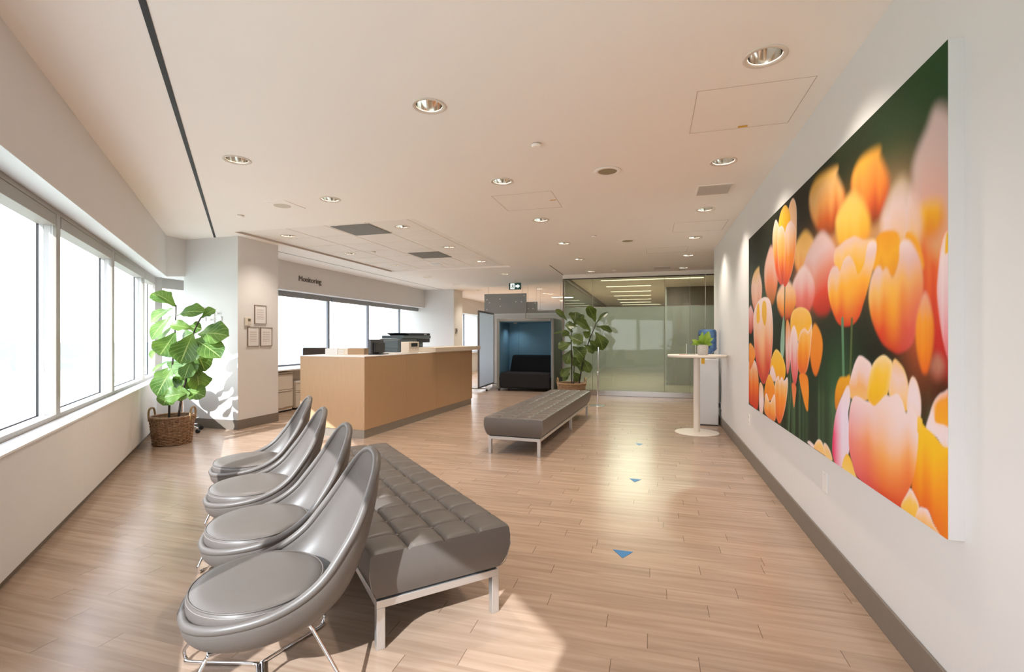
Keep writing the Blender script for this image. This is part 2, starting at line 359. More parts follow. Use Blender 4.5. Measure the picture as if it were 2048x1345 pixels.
def holed_plane(outline, holes, z, name, material):
    bm = bmesh.new(); edges = []
    def loop(pts):
        vs = [bm.verts.new((a, b2, z)) for a, b2 in pts]
        for i in range(len(vs)): edges.append(bm.edges.new((vs[i], vs[(i + 1) % len(vs)])))
    loop(outline)
    for h in holes: loop(h)
    bmesh.ops.triangle_fill(bm, edges=edges, use_beauty=True, use_dissolve=False)
    for f in bm.faces:
        f.normal_update()
        if f.normal.z > 0: f.normal_flip()
    me = bpy.data.meshes.new(name); bm.to_mesh(me); bm.free(); ob = bpy.data.objects.new(name, me); C.objects.link(ob)
    me.materials.append(M[material]); return ob
def circ(x, y, r, k=28): return [(x + r * math.cos(2 * math.pi * i / k), y + r * math.sin(2 * math.pi * i / k)) for i in range(k)]
TZ = CEIL + 0.03
tr = [(TILE[0], TILE[2]), (TILE[1], TILE[2]), (TILE[1], TILE[3]), (TILE[0], TILE[3])]
main_holes = [circ(x, y, HOLE) for _, _, x, y in lamps if not in_tile(x, y)]
ceil_ob = struct(holed_plane([(-6.62, 4.92), (1.35, -3.05), (1.35, 8.5), (4.6, 8.5), (4.6, 25), (-6.62, 25)], main_holes + [tr], CEIL, 'ceiling', 'ceiling'), 'smooth pale ceiling')
tl = holed_plane(tr, [circ(x, y, HOLE) for _, _, x, y in lamps if in_tile(x, y)], TZ, 'acoustic_tile_field', 'tile'); tl.parent = ceil_ob
w = MB()
for (a, b2) in ((tr[0], tr[1]), (tr[1], tr[2]), (tr[2], tr[3])): w.quad((*a, CEIL), (*b2, CEIL), (*b2, TZ), (*a, TZ))
w.build('tile_edge_trim', 'ceiling', ceil_ob)
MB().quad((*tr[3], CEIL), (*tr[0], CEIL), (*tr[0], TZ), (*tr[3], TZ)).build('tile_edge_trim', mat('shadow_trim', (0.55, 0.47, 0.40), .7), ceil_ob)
w = MB()
for k in range(1, 5):
    x = TILE[0] + 0.6 * k + 0.15
    if x < TILE[1]: w.box(x - .006, x + .006, TILE[2], TILE[3], TZ - .004, TZ + .001)
for k in range(1, 7):
    y = TILE[2] + 0.6 * k + .1
    if y < TILE[3]: w.box(TILE[0], TILE[1], y - .006, y + .006, TZ - .004, TZ + .001)
w.build('tile_grid', mat('tile_grid_paint', (0.86, 0.78, 0.70), 0.6), ceil_ob)
# slot diffuser parallel to the slanted window wall
a = [L(-.405, -1.5), L(-.375, -1.5), L(-.352, 8.13), L(-.378, 8.13)]
tag(MB().prism([(q.x, q.y) for q in a], CEIL - 0.004, CEIL + 0.002).build('slot_diffuser', 'darkline'), 'long black linear air slot in the ceiling parallel to the left windows', 'air vent')
# thin dark slot over the monitoring windows and track at glass office
q0, q1 = onz(555, 503, CEIL), onz(886, 580, CEIL)
tag(MB().box(q0.x - .008, q0.x + .008, q0.y - 1.0, q1.y, CEIL - .003, CEIL + .001).build('curtain_track', 'base'), 'thin dark ceiling line running above the lettered window wall', 'ceiling track')
tag(MB().box(-1.945, -1.925, 9.45, 11.0, CEIL - .004, CEIL + .001).build('ceiling_joint', 'base'), 'thin dark ceiling joint leading to the corner of the glass office', 'ceiling joint')

# right wall
struct(MB().box(RX, RX + .35, -3.2, 8.56, 0, CEIL + .05).build('wall_right', 'wall'), 'white wall carrying the tulip picture')
bb = MB().box(RX - .012, RX, -2.6, 8.56, 0, .132).box(RX - .004, RX + .35, 8.56, 8.572, 0, .132)
struct(bb.build('baseboard_right', 'base', bevel=.003), 'taupe baseboard of the right wall')
# corridor closing walls and far wall
struct(MB().box(4.5, 4.6, 8.5, 25, 0, CEIL + .05).build('wall_corridor', 'wall'))
struct(MB().box(RX + .35, 4.6, 8.4, 8.56, 0, CEIL + .05).build('wall_corridor_near', 'wall'))
struct(MB().box(-7.6, 4.6, 24.0, 24.2, 0, CEIL + .05).build('wall_far', 'wall'))

# left slanted low wall, bulkhead, soffit (n inward from camera, d along)
NW, NG, NF = -1.07, -1.281, -1.18
XB, XA, XLW = -6.566, -7.30, -6.66
def Lp(pts, z0, z1, name, material, parent=None, **k):
    return MB().prism([(L(*q).x, L(*q).y) for q in pts], z0, z1).build(name, material, parent, **k)
def d_at_x(n_, x): return n_ - x * math.sqrt(2)
dlw = d_at_x(NW, XLW)
lw = struct(Lp([(NW - .5, -3.6), (NW, -3.6), (NW, dlw), (NW - .5, dlw)], .065, .70, 'wall_left', 'wall'), 'low white wall under the slanted windows')
Lp([(NW - .5, -3.6), (NW - .035, -3.6), (NW - .035, dlw), (NW - .5, dlw)], 0, .066, 'recessed_base', 'base', lw)
w = MB()
for px in (168, 262):
    r_ = ray(px, 850); t_ = NW / (r_.x * S2 + r_.y * S2); q = EYEV + r_ * t_; d_ = (q.y - q.x) * S2
    pts = [L(NW, d_ - .003), L(NW + .0015, d_ - .003), L(NW + .0015, d_ + .003), L(NW, d_ + .003)]
    w.prism([(v.x, v.y) for v in pts], .07, .69)
w.build('panel_joint', 'reveal', lw)
struct(MB().box(XLW - .8, XLW, dlw * S2 + NW * S2, 5.52, 0, .70).build('wall_left_corner', 'wall'), 'low white wall under the corner window')
# sill with perforated grille
sill = struct(Lp([(NF, -3.6), (NW + .012, -3.6), (NW + .012, dlw + .01), (NF, d_at_x(NF, XA))], .70, .712, 'trim_1', 'white'), 'white window sill')
Lp([(NF + .005, -3.6), (NW - .012, -3.6), (NW - .012, 7.7), (NF + .005, 7.7)], .712, .7145, 'perforated_grille', 'grille', sill)
MB().prism([(XLW + .012, L(NW + .012, dlw).y), (XLW + .012, 5.5), (XA, 5.5), (XA, L(NF, d_at_x(NF, XA)).y - .3)], .699, .7115).build('corner_sill', 'white', sill)
# bulkhead above windows, soffit slopes up to the frames
NB = -.955; ZB, ZF = 2.165, 2.232
dbk = d_at_x(NB, XB)
def strip(n0, z0, n1, z1, d0, d1a, d1b):
    return [L(n0, d0, z0), L(n1, d0, z1), L(n1, d1b, z1), L(n0, d1a, z0)]
w = MB(); w.quad(*strip(NB, CEIL + .05, NB, ZB, -3.6, dbk, dbk)); w.quad(*strip(NB, ZB, NF - .02, ZF, -3.6, dbk, d_at_x(NF - .02, XA)))
w.quad(*strip(NF - .02, ZF, NF - .02, CEIL + .05, -3.6, d_at_x(NF - .02, XA), d_at_x(NF - .02, XA)))
struct(w.build('wall_left_bulkhead', 'wall'), 'white bulkhead above the slanted windows')
k0 = L(NB, dbk); k1 = L(NF - .02, d_at_x(NF - .02, XA))
w = MB(); w.quad((k0.x, k0.y, CEIL + .05), (k0.x, 5.52, CEIL + .05), (k0.x, 5.52, 2.205), (k0.x, k0.y, ZB))
w.quad((k0.x, k0.y, ZB), (k0.x, 5.52, 2.205), (XA, 6.6, ZF), (k1.x, k1.y, ZF))
w.quad((k1.x, k1.y, ZF), (XA, 6.6, ZF), (XA, 6.6, CEIL + .05), (k1.x, k1.y, CEIL + .05))
struct(w.build('wall_corner_bulkhead', 'wall'))

# windows of the slanted wall
mull = [-3.6, -2.17, -.47, 1.23, 2.93, 4.634, 6.33, 8.081, d_at_x(NF, XA) - .06]
def lbox(mb, n0, n1, d0, d1, z0, z1): mb.prism([(L(a_, b_).x, L(a_, b_).y) for a_, b_ in ((n0, d0), (n1, d0), (n1, d1), (n0, d1))], z0, z1)
winname = ['', '', '', 'rearmost', 'second', 'nearest', 'middle', 'farther', 'corner-side']
blind_labels = {3: 'grey blind cassette over the left window just inside the frame edge', 4: 'grey blind cassette over the big near left window', 5: 'grey blind cassette over the left window between the two grey mullions nearest camera',
                6: 'grey blind cassette over the third left window', 7: 'short grey blind cassette over the narrow left window beside the corner post'}
for i in range(len(mull) - 1):
    d0, d1 = mull[i] + .087, mull[i + 1]
    f = MB()
    lbox(f, NF - .06, NF, d0, d1, .711, .747)              # bottom rail
    lbox(f, NF - .03, NF, d0, d1, 2.19, ZF)                # top strip
    lbox(f, NF - .02, NF, mull[i], d0, .711, ZF)           # mullion face
    fo = struct(f.build('window_%d' % (i + 1), 'frame', bevel=.002))
    rv = MB(); lbox(rv, NG - .012, NF - .02, mull[i] + .004, d0 - .004, .711, ZF); lbox(rv, NG - .03, NF - .06, d0 - .004, d1 + .004, .711, .745)
    lbox(rv, NG - .03, NF - .03, d0, d1, 2.13, ZF)
    rv.build('reveal', 'reveal', fo)
    g = MB(); lbox(g, NG - .004, NG, d0, d1 + .003, .745, 2.131); g.build('glass_pane', 'glass', fo)
    s_ = MB(); lbox(s_, NG, NG + .012, d1 - .035, d1 - .022, .745, 2.131); lbox(s_, NG, NG + .012, d0 + .004, d0 + .016, .745, 2.131); lbox(s_, NG, NG + .008, d0 + .016, d1 - .035, .745, .752)
    s_.build('gasket', 'darkline', fo)
    if 3 <= i <= 7:
        bl = thing('roller_blind', blind_labels[i], 'window blind', tuple(L(NF, (d0 + d1) / 2, 2.104)), 0, 'roller blinds over the left windows')
        inv = Matrix.Translation(-Vector(bl.location))
        c_ = MB(); lbox(c_, NF - .10, NF + .001, d0 + .012, d1 - .012, 2.104, 2.186); bmesh.ops.transform(c_.bm, matrix=inv, verts=c_.bm.verts); c_.build('cassette', mat('blind_cassette', (0.36, 0.33, 0.28), 0.5), bl, bevel=.002)
        ch = []
        dn = d1 - .06
        zb = 1.02
        for (nn, zz) in ((NF - .055, 2.10), (NF - .055, zb + .1), (NF - .05, zb + .03), (NF - .035, zb), (NF - .02, zb + .03), (NF - .015, zb + .1), (NF - .015, 2.10)): ch.append(L(nn, dn, zz) - Vector(bl.location))
        MB().tube(ch, .0022, 6).build('pull_chain', mat('blind_chain', (0.6, 0.6, 0.6), 0.4), bl, smooth=True)
# corner post and corner window
kp = L(NF, d_at_x(NF, XA))
w = MB().prism([(kp.x - .06, kp.y - .06), (kp.x + .05, kp.y - .055), (kp.x + .05, kp.y + .06), (kp.x - .06, kp.y + .06)], .711, ZF)
w.box(XA - .05, XA, kp.y + .06, 6.6, .711, .75).box(XA - .05, XA, kp.y + .06, 6.6, 2.07, ZF)
cw = struct(w.build('window_20', 'frame', bevel=.002))
MB().box(XA - .04, XA - .035, kp.y + .06, 6.6, .75, 2.07).build('glass_pane', 'glass', cw)

# columns
struct(MB().box(-6.60, -5.612, 5.505, 6.274, 0, CEIL + .04).build('wall_column_near', 'wall'), 'square white column with framed notices')
struct(MB().box(-6.66, -5.600, 5.493, 5.505, 0, .132).box(-5.612, -5.600, 5.505, 6.274, 0, .132).build('baseboard_column_near', 'base', bevel=.002))
struct(MB().box(-7.45, -6.62, 6.60, 6.70, 0, CEIL + .04).box(-6.62, -6.57, 6.274, 6.30, 0, CEIL + .04).build('wall_corner_return', 'wall'))
struct(MB().box(-7.4, -5.612, 13.30, 13.98, 0, CEIL + .04).build('wall_column_far', 'wall'), 'far white column')
struct(MB().box(-7.0, -5.600, 13.288, 13.30, 0, .132).box(-5.612, -5.600, 13.30, 13.98, 0, .132).build('baseboard_column_far', 'base'))

# monitoring window wall (behind the columns): header, low wall, windows
XM = -6.84
hd = MB().box(XM - .3, XB, 6.274, 13.3, 2.20, CEIL + .04).box(XM - .3, XB, 13.98, 24, 2.20, CEIL + .04)
struct(hd.build('wall_monitoring_header', 'wall'), 'white header wall with the lettering')
lo = MB().box(XM - .3, -6.62, 6.274, 13.3, 0, .72).box(XM - .3, -6.62, 13.98, 24, 0, .72)
lo2 = struct(lo.build('wall_monitoring_low', 'wall'))
sl = MB().box(XM, -6.10, 6.274, 13.3, .72, .745).box(XM, -6.55, 13.98, 24, .72, .745)
struct(sl.build('trim_2', 'white', bevel=.003), 'white counter-deep sill under the lettered windows')
mm = [5.94, 7.52, 9.13, 10.69, 12.28, 13.3]
ml = [14.0, 15.6, 17.2, 18.8, 20.4, 22.0, 24.0]
def xwin(idx, y0, y1, label=None):
    f = MB().box(XM - .04, XM, y0, y0 + .055, .745, 2.20).box(XM - .05, XM, y0, y1, .745, .775)
    fo = struct(f.build('window_%d' % idx, mat('mullion_blue_grey', (0.20, 0.22, 0.26), 0.4)))
    MB().box(XM - .25, XM - .04, y0 + .008, y0 + .047, .745, 2.2).box(XM - .25, XM - .05, y0 + .05, y1, .74, .77).build('reveal', 'reveal', fo)
    MB().box(XM - .20, XM - .196, y0 + .05, y1, .77, 2.2).build('glass_pane', 'glass', fo)
    return fo
mon_names = ['grey blind band over the lettered wall window beside the near column', 'grey blind band over the second lettered wall window', 'grey blind band over the window behind the printer', 'grey blind band over the last window before the far column']
for i in range(5):
    xwin(30 + i, mm[i], mm[i + 1])
    if i >= 1:
        y0, y1 = mm[i] + .06, mm[i + 1] - .01
        bl = thing('roller_blind', mon_names[i - 1], 'window blind', (XM + .04, (y0 + y1) / 2, 2.11), 0, 'roller blinds over the lettered windows')
        hy = (y1 - y0) / 2
        MB().box(-.035, .035, -hy, hy, 0, .092).build('cassette', mat('blind_grey', (0.27, 0.27, 0.27), 0.6), bl)
        MB().box(-.02, .02, -hy + .01, hy - .01, -.012, -.0005).build('bottom_rail', 'frame', bl)
for i in range(6): xwin(40 + i, ml[i], ml[i + 1])
bl = thing('roller_blind', 'half-lowered grey roller blind beyond the far column', 'window blind', (XM + .04, 15.0, 2.11))
MB().box(-.03, .03, -.9, .9, 0, .09).build('cassette', mat('blind_dark', (0.13, 0.11, 0.10), 0.6), bl)
MB().box(-.004, .0, -.88, .75, -.52, 0).build('shade', mat('blind_fabric', (0.34, 0.35, 0.40), 0.8), bl)

# lettering
cu = bpy.data.curves.new('lettering', 'FONT'); cu.body = 'Monitoring'; cu.size = 0.150; cu.extrude = 0.006; cu.offset = 0.0
to = bpy.data.objects.new('tmp', cu); C.objects.link(to); bpy.context.view_layer.update()
me = bpy.data.meshes.new_from_object(to.evaluated_get(bpy.context.evaluated_depsgraph_get())); bpy.data.objects.remove(to)
lt = bpy.data.objects.new('wall_lettering', me); C.objects.link(lt); me.materials.clear(); me.materials.append(M['letter'])
wx = max(v.co.x for v in me.vertices)
p0, p1 = onX(596.5, 561, XB), onX(642, 567, XB)
lt.location = (XB + .007, p0.y, 2.405); lt.rotation_euler = (R(90), 0, R(90)); lt.scale = ((p1.y - p0.y) / wx, 1, 1)
tag(lt, 'brown raised word lettering on the header wall above the windows', 'sign')

# ------------------------------------------------------------------ glass office
GY, GX, GT = 11.03, -1.93, 2.652
struct(MB().box(GX - .02, 4.5, GY - .03, GY + .05, GT, CEIL + .02).build('trim_3', 'ceiling'), 'ceiling drop above the glass office')
go = struct(MB().box(GX, 4.5, GY - .02, GY + .03, GT - .018, GT + .001).box(GX, 4.5, GY - .012, GY + .022, 0, .004).build('window_50', 'darkline'), 'glass office front')
fz = 1.99
xs = [GX, -1.27, .28, .80, 2.3, 4.5]
for a_, b_ in zip(xs, xs[1:]):
    MB().box(a_ + .002, b_ - .002, GY, GY + .010, fz, GT - .018).build('clear_pane', 'glassclear', go)
    MB().box(a_ + .002, b_ - .002, GY, GY + .010, .115, fz).build('frosted_pane', 'glassfrost', go)
MB().box(GX, 4.5, GY - .014, GY + .024, .004, .115).build('steel_plinth', 'steel', go)
MB().box(GX, 4.5, GY - .0008, GY + .0108, fz - .003, fz + .003).build('frost_edge', 'frame', go)
w = MB()
for x in xs[1:-1]: w.box(x - .003, x + .003, GY - .001, GY + .011, .115, GT - .018)
w.build('pane_joint', 'base', go)
gs = struct(MB().box(GX - .02, GX + .02, GY, 22, GT - .02, GT + .09).box(GX - .02, GX + .02, GY - .02, GY + .02, .004, GT).build('window_51', 'base'), 'glass office side')
MB().box(GX - .005, GX + .005, GY + .03, 22, .1, GT - .02).build('frosted_pane', 'glassfrost', gs)
MB().box(GX - .015, GX + .015, GY + .03, 22, .0, .1).build('steel_plinth', 'steel', gs)
struct(MB().box(GX, 4.5, 22.0, 22.1, 0, CEIL + .03).build('wall_office_back', 'olive'))
wp = struct(MB().box(.42, 4.5, 14.0, 14.1, 0, 2.70).build('wall_office_wood', 'brownwood'), 'dark wood wall inside the glass office')
MB().box(.385, .42, 13.96, 14.12, 0, 2.70).build('door_post', 'ventgrey', wp)
MB().box(.85, 1.05, 13.985, 14.0, .02, 2.25).build('door_leaf', mat('door_brown', (0.17, 0.13, 0.10), 0.4), wp)
stl = ['nearest the glass, widest', 'second from the glass', 'third from the glass', 'fourth from the glass', 'fifth from the glass', 'sixth from the glass', 'farthest back']
for i, y in enumerate((12.24, 13.72, 15.3, 16.85, 18.46, 20.05, 21.5)):
    x1 = 1.2 if i in (0,) else (0.0 if i < 6 else .37)
    ls = thing('strip_light', 'warm linear ceiling light in the glass office, ' + stl[i], 'light', ((-1.2 + x1) / 2, y, CEIL), 0, 'strip lights in the glass office')
    hw = (x1 + 1.2) / 2
    MB().box(-hw - .02, hw + .02, -.085, .085, -.012, 0).build('housing', 'ringtrim', ls)
    MB().box(-hw, hw, -.065, .065, -.02, -.012).build('diffuser', 'strip', ls)
    if i < 4:
        ld = bpy.data.lights.new('strip_lamp', 'AREA'); ld.shape = 'RECTANGLE'; ld.size = hw * 2; ld.size_y = .12; ld.energy = 60; ld.color = (1, .94, .84)
        lo_ = bpy.data.objects.new('lamp', ld); C.objects.link(lo_); lo_.parent = ls; lo_.location = (0, 0, -.03)
fn = ['nearest of the four beyond the side glass', 'second beyond the side glass', 'third beyond the side glass', 'rearmost beyond the side glass']
for i, y in enumerate((16.8, 18.42, 19.7, 21.6)):
    ls = thing('strip_light', 'short warm ceiling strip, ' + fn[i], 'light', (-3.0, y, CEIL), 0, 'strip lights beyond the side glass')
    MB().box(-.37, .37, -.085, .085, -.012, 0).build('housing', 'ringtrim', ls); MB().box(-.35, .35, -.065, .065, -.02, -.012).build('diffuser', 'strip', ls)

# ------------------------------------------------------------------ CEILING FIXTURES
dl_names = ['nearest', 'second', 'third', 'fourth', 'fifth', 'farthest']
row_txt = {'right row': 'in the row along the picture wall', 'middle row': 'in the middle row over the walkway', 'left row': 'in the row over the waiting benches and desk front', 'far row': 'in the partly added group beyond the exit sign', 'monitoring row': 'in the row beside the lettered window wall'}
dl_names += ['fifth', 'sixth', 'seventh', 'eighth', 'ninth', 'tenth']
proto_parts = None
for rn, i, x, y in lamps:
    z = TZ if in_tile(x, y) else CEIL
    t_ = thing('downlight', f'round recessed mirror downlight, {dl_names[i]} {row_txt[rn]}', 'downlight', (x, y, z), 0, 'recessed downlights')
    if proto_parts is None:
        proto_parts = [MB().lathe([(.086, .002), (.104, .001), (.106, -.004), (.101, -.007), (.083, -.004), (.080, .004)], 40, caps=False).build('trim_ring', 'ringtrim', t_, smooth=True),
                       MB().lathe([(.081, .0), (.079, .03), (.068, .075), (.045, .11), (.0, .118)], 40, caps=False).build('reflector', 'reflector', t_, smooth=True),
                       MB().lathe([(.0, .1), (.022, .1), (.024, .112), (0, .113)], 20, caps=False).build('bulb', 'bulb', t_, smooth=True)]
    else:
        for q in proto_parts:
            c_ = q.copy(); C.objects.link(c_); c_.parent = t_
    ld = bpy.data.lights.new('downlight_lamp', 'SPOT'); ld.energy = LAMP_W * (2.2 if rn == 'far row' else 1); ld.color = (1, .89, .77); ld.spot_size = R(112); ld.spot_blend = 1.0; ld.shadow_soft_size = .035
    lo_ = bpy.data.objects.new('lamp', ld); C.objects.link(lo_); lo_.parent = t_; lo_.location = (0, 0, .06)
def ring(bm_, x, y, r): pass
# access panels drawn as fine joints
ap = [((.26, .88, 3.02, 3.625), (.60, 3.60), 'nearest hairline access panel in the ceiling by the picture wall, with a yellow tag'),
      ((-1.56, -.94, 4.67, 5.27), (-.985, 4.98), 'hairline access panel in the middle of the ceiling with a small yellow tag'),
      ((.28, .91, 6.4, 6.97), None, 'hairline access panel between the fourth and third downlights by the picture wall'),
      ((-.07, .57, 8.1, 8.6), None, 'farthest hairline access panel in front of the glass office')]
for (x0, x1, y0, y1), tg, lab in ap:
    t_ = thing('access_panel', lab, 'ceiling panel', ((x0 + x1) / 2, (y0 + y1) / 2, CEIL), 0, 'ceiling access panels')
    hx, hy = (x1 - x0) / 2, (y1 - y0) / 2
    w = MB()
    for (a0, a1, b0, b1) in ((-hx, -hx + .003, -hy, hy), (hx - .003, hx, -hy, hy), (-hx, hx, -hy, -hy + .001), (-hx, hx, hy - .001, hy)): w.box(a0, a1, b0, b1, -.0015, .0)
    w.build('joint', 'hairline', t_)
    if tg: MB().box(tg[0] - (x0 + x1) / 2 - .03, tg[0] - (x0 + x1) / 2 + .03, tg[1] - (y0 + y1) / 2 - .012, tg[1] - (y0 + y1) / 2 + .012, -.003, -.0016).build('tag', 'yellow', t_)
def sq(name, lab, cat, x, y, hx, hy, material, z=CEIL, group=None, th=.006):
    t_ = thing(name, lab, cat, (x, y, z), 0, group)
    MB().box(-hx, hx, -hy, hy, -th, 0).build('frame', 'ceiling' if material != 'ventgrey' else 'ventgrey', t_)
    return t_
def grille(t_, hx, hy, k, material='ventgrey'):
    w = MB()
    for i in range(k):
        y = -hy + .02 + (2 * hy - .04) * i / (k - 1)
        w.box(-hx + .015, hx - .015, y - .006, y + .006, -.011, -.0062)
    w.build('slats', material, t_)
t_ = sq('ceiling_vent', 'larger grey square ceiling grille nearer the column', 'air vent', -3.775, 5.76, .29, .29, 'ventgrey', TZ, 'square grey grilles'); grille(t_, .29, .29, 24)
t_ = sq('ceiling_vent', 'farther grey square ceiling grille above the desk', 'air vent', -3.765, 7.85, .29, .29, 'ventgrey', TZ, 'square grey grilles'); grille(t_, .29, .29, 24)
M['palevent'] = mat('pale_vent', (0.60, 0.53, 0.47), .6)
t_ = sq('ceiling_vent', 'rectangular pale grille in the ceiling close to the picture wall', 'air vent', .585, 5.05, .16, .16, 'w'); grille(t_, .16, .16, 14, 'palevent')
t_ = sq('ceiling_vent', 'far thin pale ceiling grille in front of the glass office', 'air vent', .22, 10.4, .17, .17, 'w'); grille(t_, .17, .17, 10, 'palevent')
t_ = sq('ceiling_vent', 'small white square diffuser at the end of the tile field', 'air vent', -4.09, 8.8, .17, .2, 'w', TZ); MB().box(-.10, .10, -.12, .12, -.012, -.0062).build('blade', 'white', t_)
t_ = sq('ceiling_speaker', 'square white ceiling speaker with round grille near the windows', 'speaker', -3.855, 4.37, .165, .17, 'w'); MB().lathe([(.0, -.009), (.085, -.009), (.088, -.0062)], 32, caps=False).build('grille', mat('pale_grille', (0.66, 0.60, 0.50), 0.7), t_)
for lab, q in (('large round olive ceiling speaker above the walkway', (1215, 342)), ('farther round olive ceiling speaker', (1255, 481.5))):
    w_ = onz(*q, CEIL); t_ = thing('ceiling_speaker', lab, 'speaker', (w_.x, w_.y, CEIL), 0, 'round ceiling speakers')
    MB().lathe([(.0, -.002), (.118, -.002), (.112, -.008), (.083, -.010), (.080, -.004), (0, -.004)], 40, caps=False).build('rim', 'ceiling', t_, smooth=True)
    MB().lathe([(.0, -.0085), (.079, -.0075), (.080, -.005)], 40, caps=False).build('grille', 'spkgrille', t_)
for lab, q in (('white round detector dome in the middle of the ceiling near camera', (1073, 288)), ('small white detector near the column and air slot', (481, 431)), ('farther white detector dome in the middle of the ceiling', (1188, 471.5)), ('small white detector on the tile field', (747, 507)), ('small detector in front of the glass office', (1229, 540))):
    w_ = onz(*q, CEIL); z = TZ if in_tile(w_.x, w_.y) else CEIL
    t_ = thing('smoke_detector', lab, 'detector', (w_.x, w_.y, z), 0, 'ceiling detectors')
    MB().lathe([(.036, 0), (.036, -.008)], 28).build('base', 'hairline', t_); MB().lathe([(.038, -.008), (.038, -.02), (.032, -.026), (0, -.028)], 28).build('dome', 'ceiling', t_, auto=40)

# exit sign
ey = 11.6
p0, p1 = onY(1018.5, 580, ey), onY(1042, 566, ey)
t_ = thing('exit_sign', 'green and white running figure exit sign with arrow hanging from the ceiling', 'sign', ((p0.x + p1.x) / 2, ey, p0.z))
hw = (p1.x - p0.x) / 2; hh = p1.z - p0.z
MB().box(-hw, hw, -.02, .02, 0, hh).build('panel', 'green', t_)
MB().box(-.08, .08, -.03, .03, hh, hh + .018).box(-.015, .015, -.01, .01, hh + .018, CEIL - p0.z).build('mount', 'ringtrim', t_)
MB().box(-hw + .035, -.01, -.0215, -.0195, .012, hh - .012).build('door_pictogram', 'exitwhite', t_)
ar = [(.015, .35), (.065, .35), (.065, .18), (.125, .5), (.065, .82), (.065, .65), (.015, .65)]
w = MB(); w.prism([(a_ * 1.05, b_ * hh) for a_, b_ in ar], 0, .003, Matrix.Translation((0, -.0205, 0)) @ Matrix.Rotation(R(90), 4, 'X')); w.build('arrow', 'exitwhite', t_)
w = MB(); cx_ = -hw / 2 + .012; rot = Matrix.Rotation(R(90), 4, 'X')
man = [[(-.01, .62), (.012, .66), (.022, .5), (.0, .42)], [(.0, .45), (.02, .5), (.035, .34), (.02, .15), (.008, .17), (.02, .33)], [(-.006, .43), (.012, .45), (-.012, .27), (-.04, .24), (-.04, .3), (-.018, .33)], [(.012, .64), (.02, .58), (.045, .55), (.045, .6)], [(-.01, .62), (-.03, .5), (-.024, .46), (.0, .55)]]
for pl in man: w.prism([(a_ + cx_, b_ * hh) for a_, b_ in pl], 0, .0015, Matrix.Translation((0, -.0218, 0)) @ rot)
w.lathe([(.0, 0), (.012, 0), (.012, .0015), (0, .0015)], 14, mtx=Matrix.Translation((cx_ + .008, -.0218, .76 * hh)) @ rot, caps=False)
w.build('running_figure', 'green', t_)

# hanging acoustic screens
hy0 = 13.1
scr = [(969, 1053, 589, 645, 0.0, 'tallest grey felt screen with white dots, hanging at left over the partition'), (1053.2, 1075, 604.5, 640, .06, 'middle grey felt screen of the three stepped hanging ones'), (1075.2, 1127, 621.5, 640, .12, 'lowest grey felt screen strip hanging beside the glass office')]
dots = [[(974, 600), (979, 606), (1000, 598.5), (1001, 613), (974, 619.5), (1032, 604), (1043, 604), (1048.5, 591.5)], [(1056.7, 617.8), (1066, 617.8), (1070.5, 606.7)], [(1123.5, 622.8)]]
for (xa, xb, ya, yb, dy, lab), dd in zip(scr, dots):
    Y = hy0 + dy; a_, b_ = onY(xa, ya, Y), onY(xb, yb, Y)
    t_ = thing('hanging_screen', lab, 'acoustic screen', ((a_.x + b_.x) / 2, Y, b_.z), 0, 'stepped hanging felt screens')
    hw, hh = (b_.x - a_.x) / 2, a_.z - b_.z
    MB().box(-hw, hw, -.012, .012, 0, hh).build('panel', 'panelgrey', t_)
    w = MB()
    for s_ in (-.8, .8): w.cyl((hw * s_, 0, hh), (hw * s_, 0, CEIL - b_.z), .0025, seg=6)
    w.build('wire', 'base', t_)
    w = MB()
    for q in dd:
        c_ = onY(*q, Y); w.lathe([(0, 0), (.017, 0), (.017, .003), (0, .003)], 14, mtx=Matrix.Translation((c_.x - (a_.x + b_.x) / 2, -.012, c_.z - b_.z)) @ Matrix.Rotation(R(90), 4, 'X'), caps=False)
    w.build('stud', 'white', t_)

# ------------------------------------------------------------------ tulip canvas (printed colours computed as a pattern)
CXF = RX - .045
u0, u1, v0, v1 = 1.948, 5.362, .627, 2.294       # y range, z range
NU, NV = 560, 276
uu = np.linspace(u1, u0, NU); vv = np.linspace(v0, v1, NV)
UU, VV = np.meshgrid(uu, vv)
img = np.zeros((NV, NU, 3))
def lin(c): 
    c = np.asarray(c, float) / 255; return np.where(c <= .04045, c / 12.92, ((c + .055) / 1.055) ** 2.4)
def P2(x, y):
    q = onX(x, y, CXF); return (q.y, q.z)
def blob(x, y, rx, ry, col, a=1.0):
    cu_, cv_ = P2(x, y); d2 = ((UU - cu_) / rx) ** 2 + ((VV - cv_) / ry) ** 2
    al = (a * np.exp(-d2))[..., None]; img[:] = img * (1 - al) + lin(col) * al
rng = np.random.RandomState(3)
def streak(scale, seedv):
    r2 = np.random.RandomState(seedv); k = 400
    base_ = np.interp(np.linspace(0, 1, NU) * scale % k, np.arange(k), r2.rand(k)); return base_[None, :]
img[:] = lin((30, 36, 22))
for bl_ in ((1860, 130, .35, .35, (30, 72, 38)), (1800, 240, .35, .3, (34, 68, 36)), (1700, 300, .4, .25, (30, 40, 22)), (1590, 440, .4, .4, (28, 28, 16)), (1510, 540, .35, .4, (26, 24, 15)), (1530, 640, .15, .2, (48, 86, 30)),
            (1600, 780, .5, .25, (40, 56, 38)), (1680, 760, .25, .2, (50, 82, 52)), (1640, 860, .4, .2, (38, 50, 38)), (1850, 700, .25, .25, (40, 50, 30)), (1885, 790, .1, .12, (50, 30, 18)), (1760, 700, .2, .1, (28, 28, 18))): blob(*bl_, .9)
stv = streak(90, 5) * np.clip((1.25 - VV) / .3, 0, 1)
img[:] = img + (stv ** 3)[..., None] * lin((90, 120, 84)) * .55
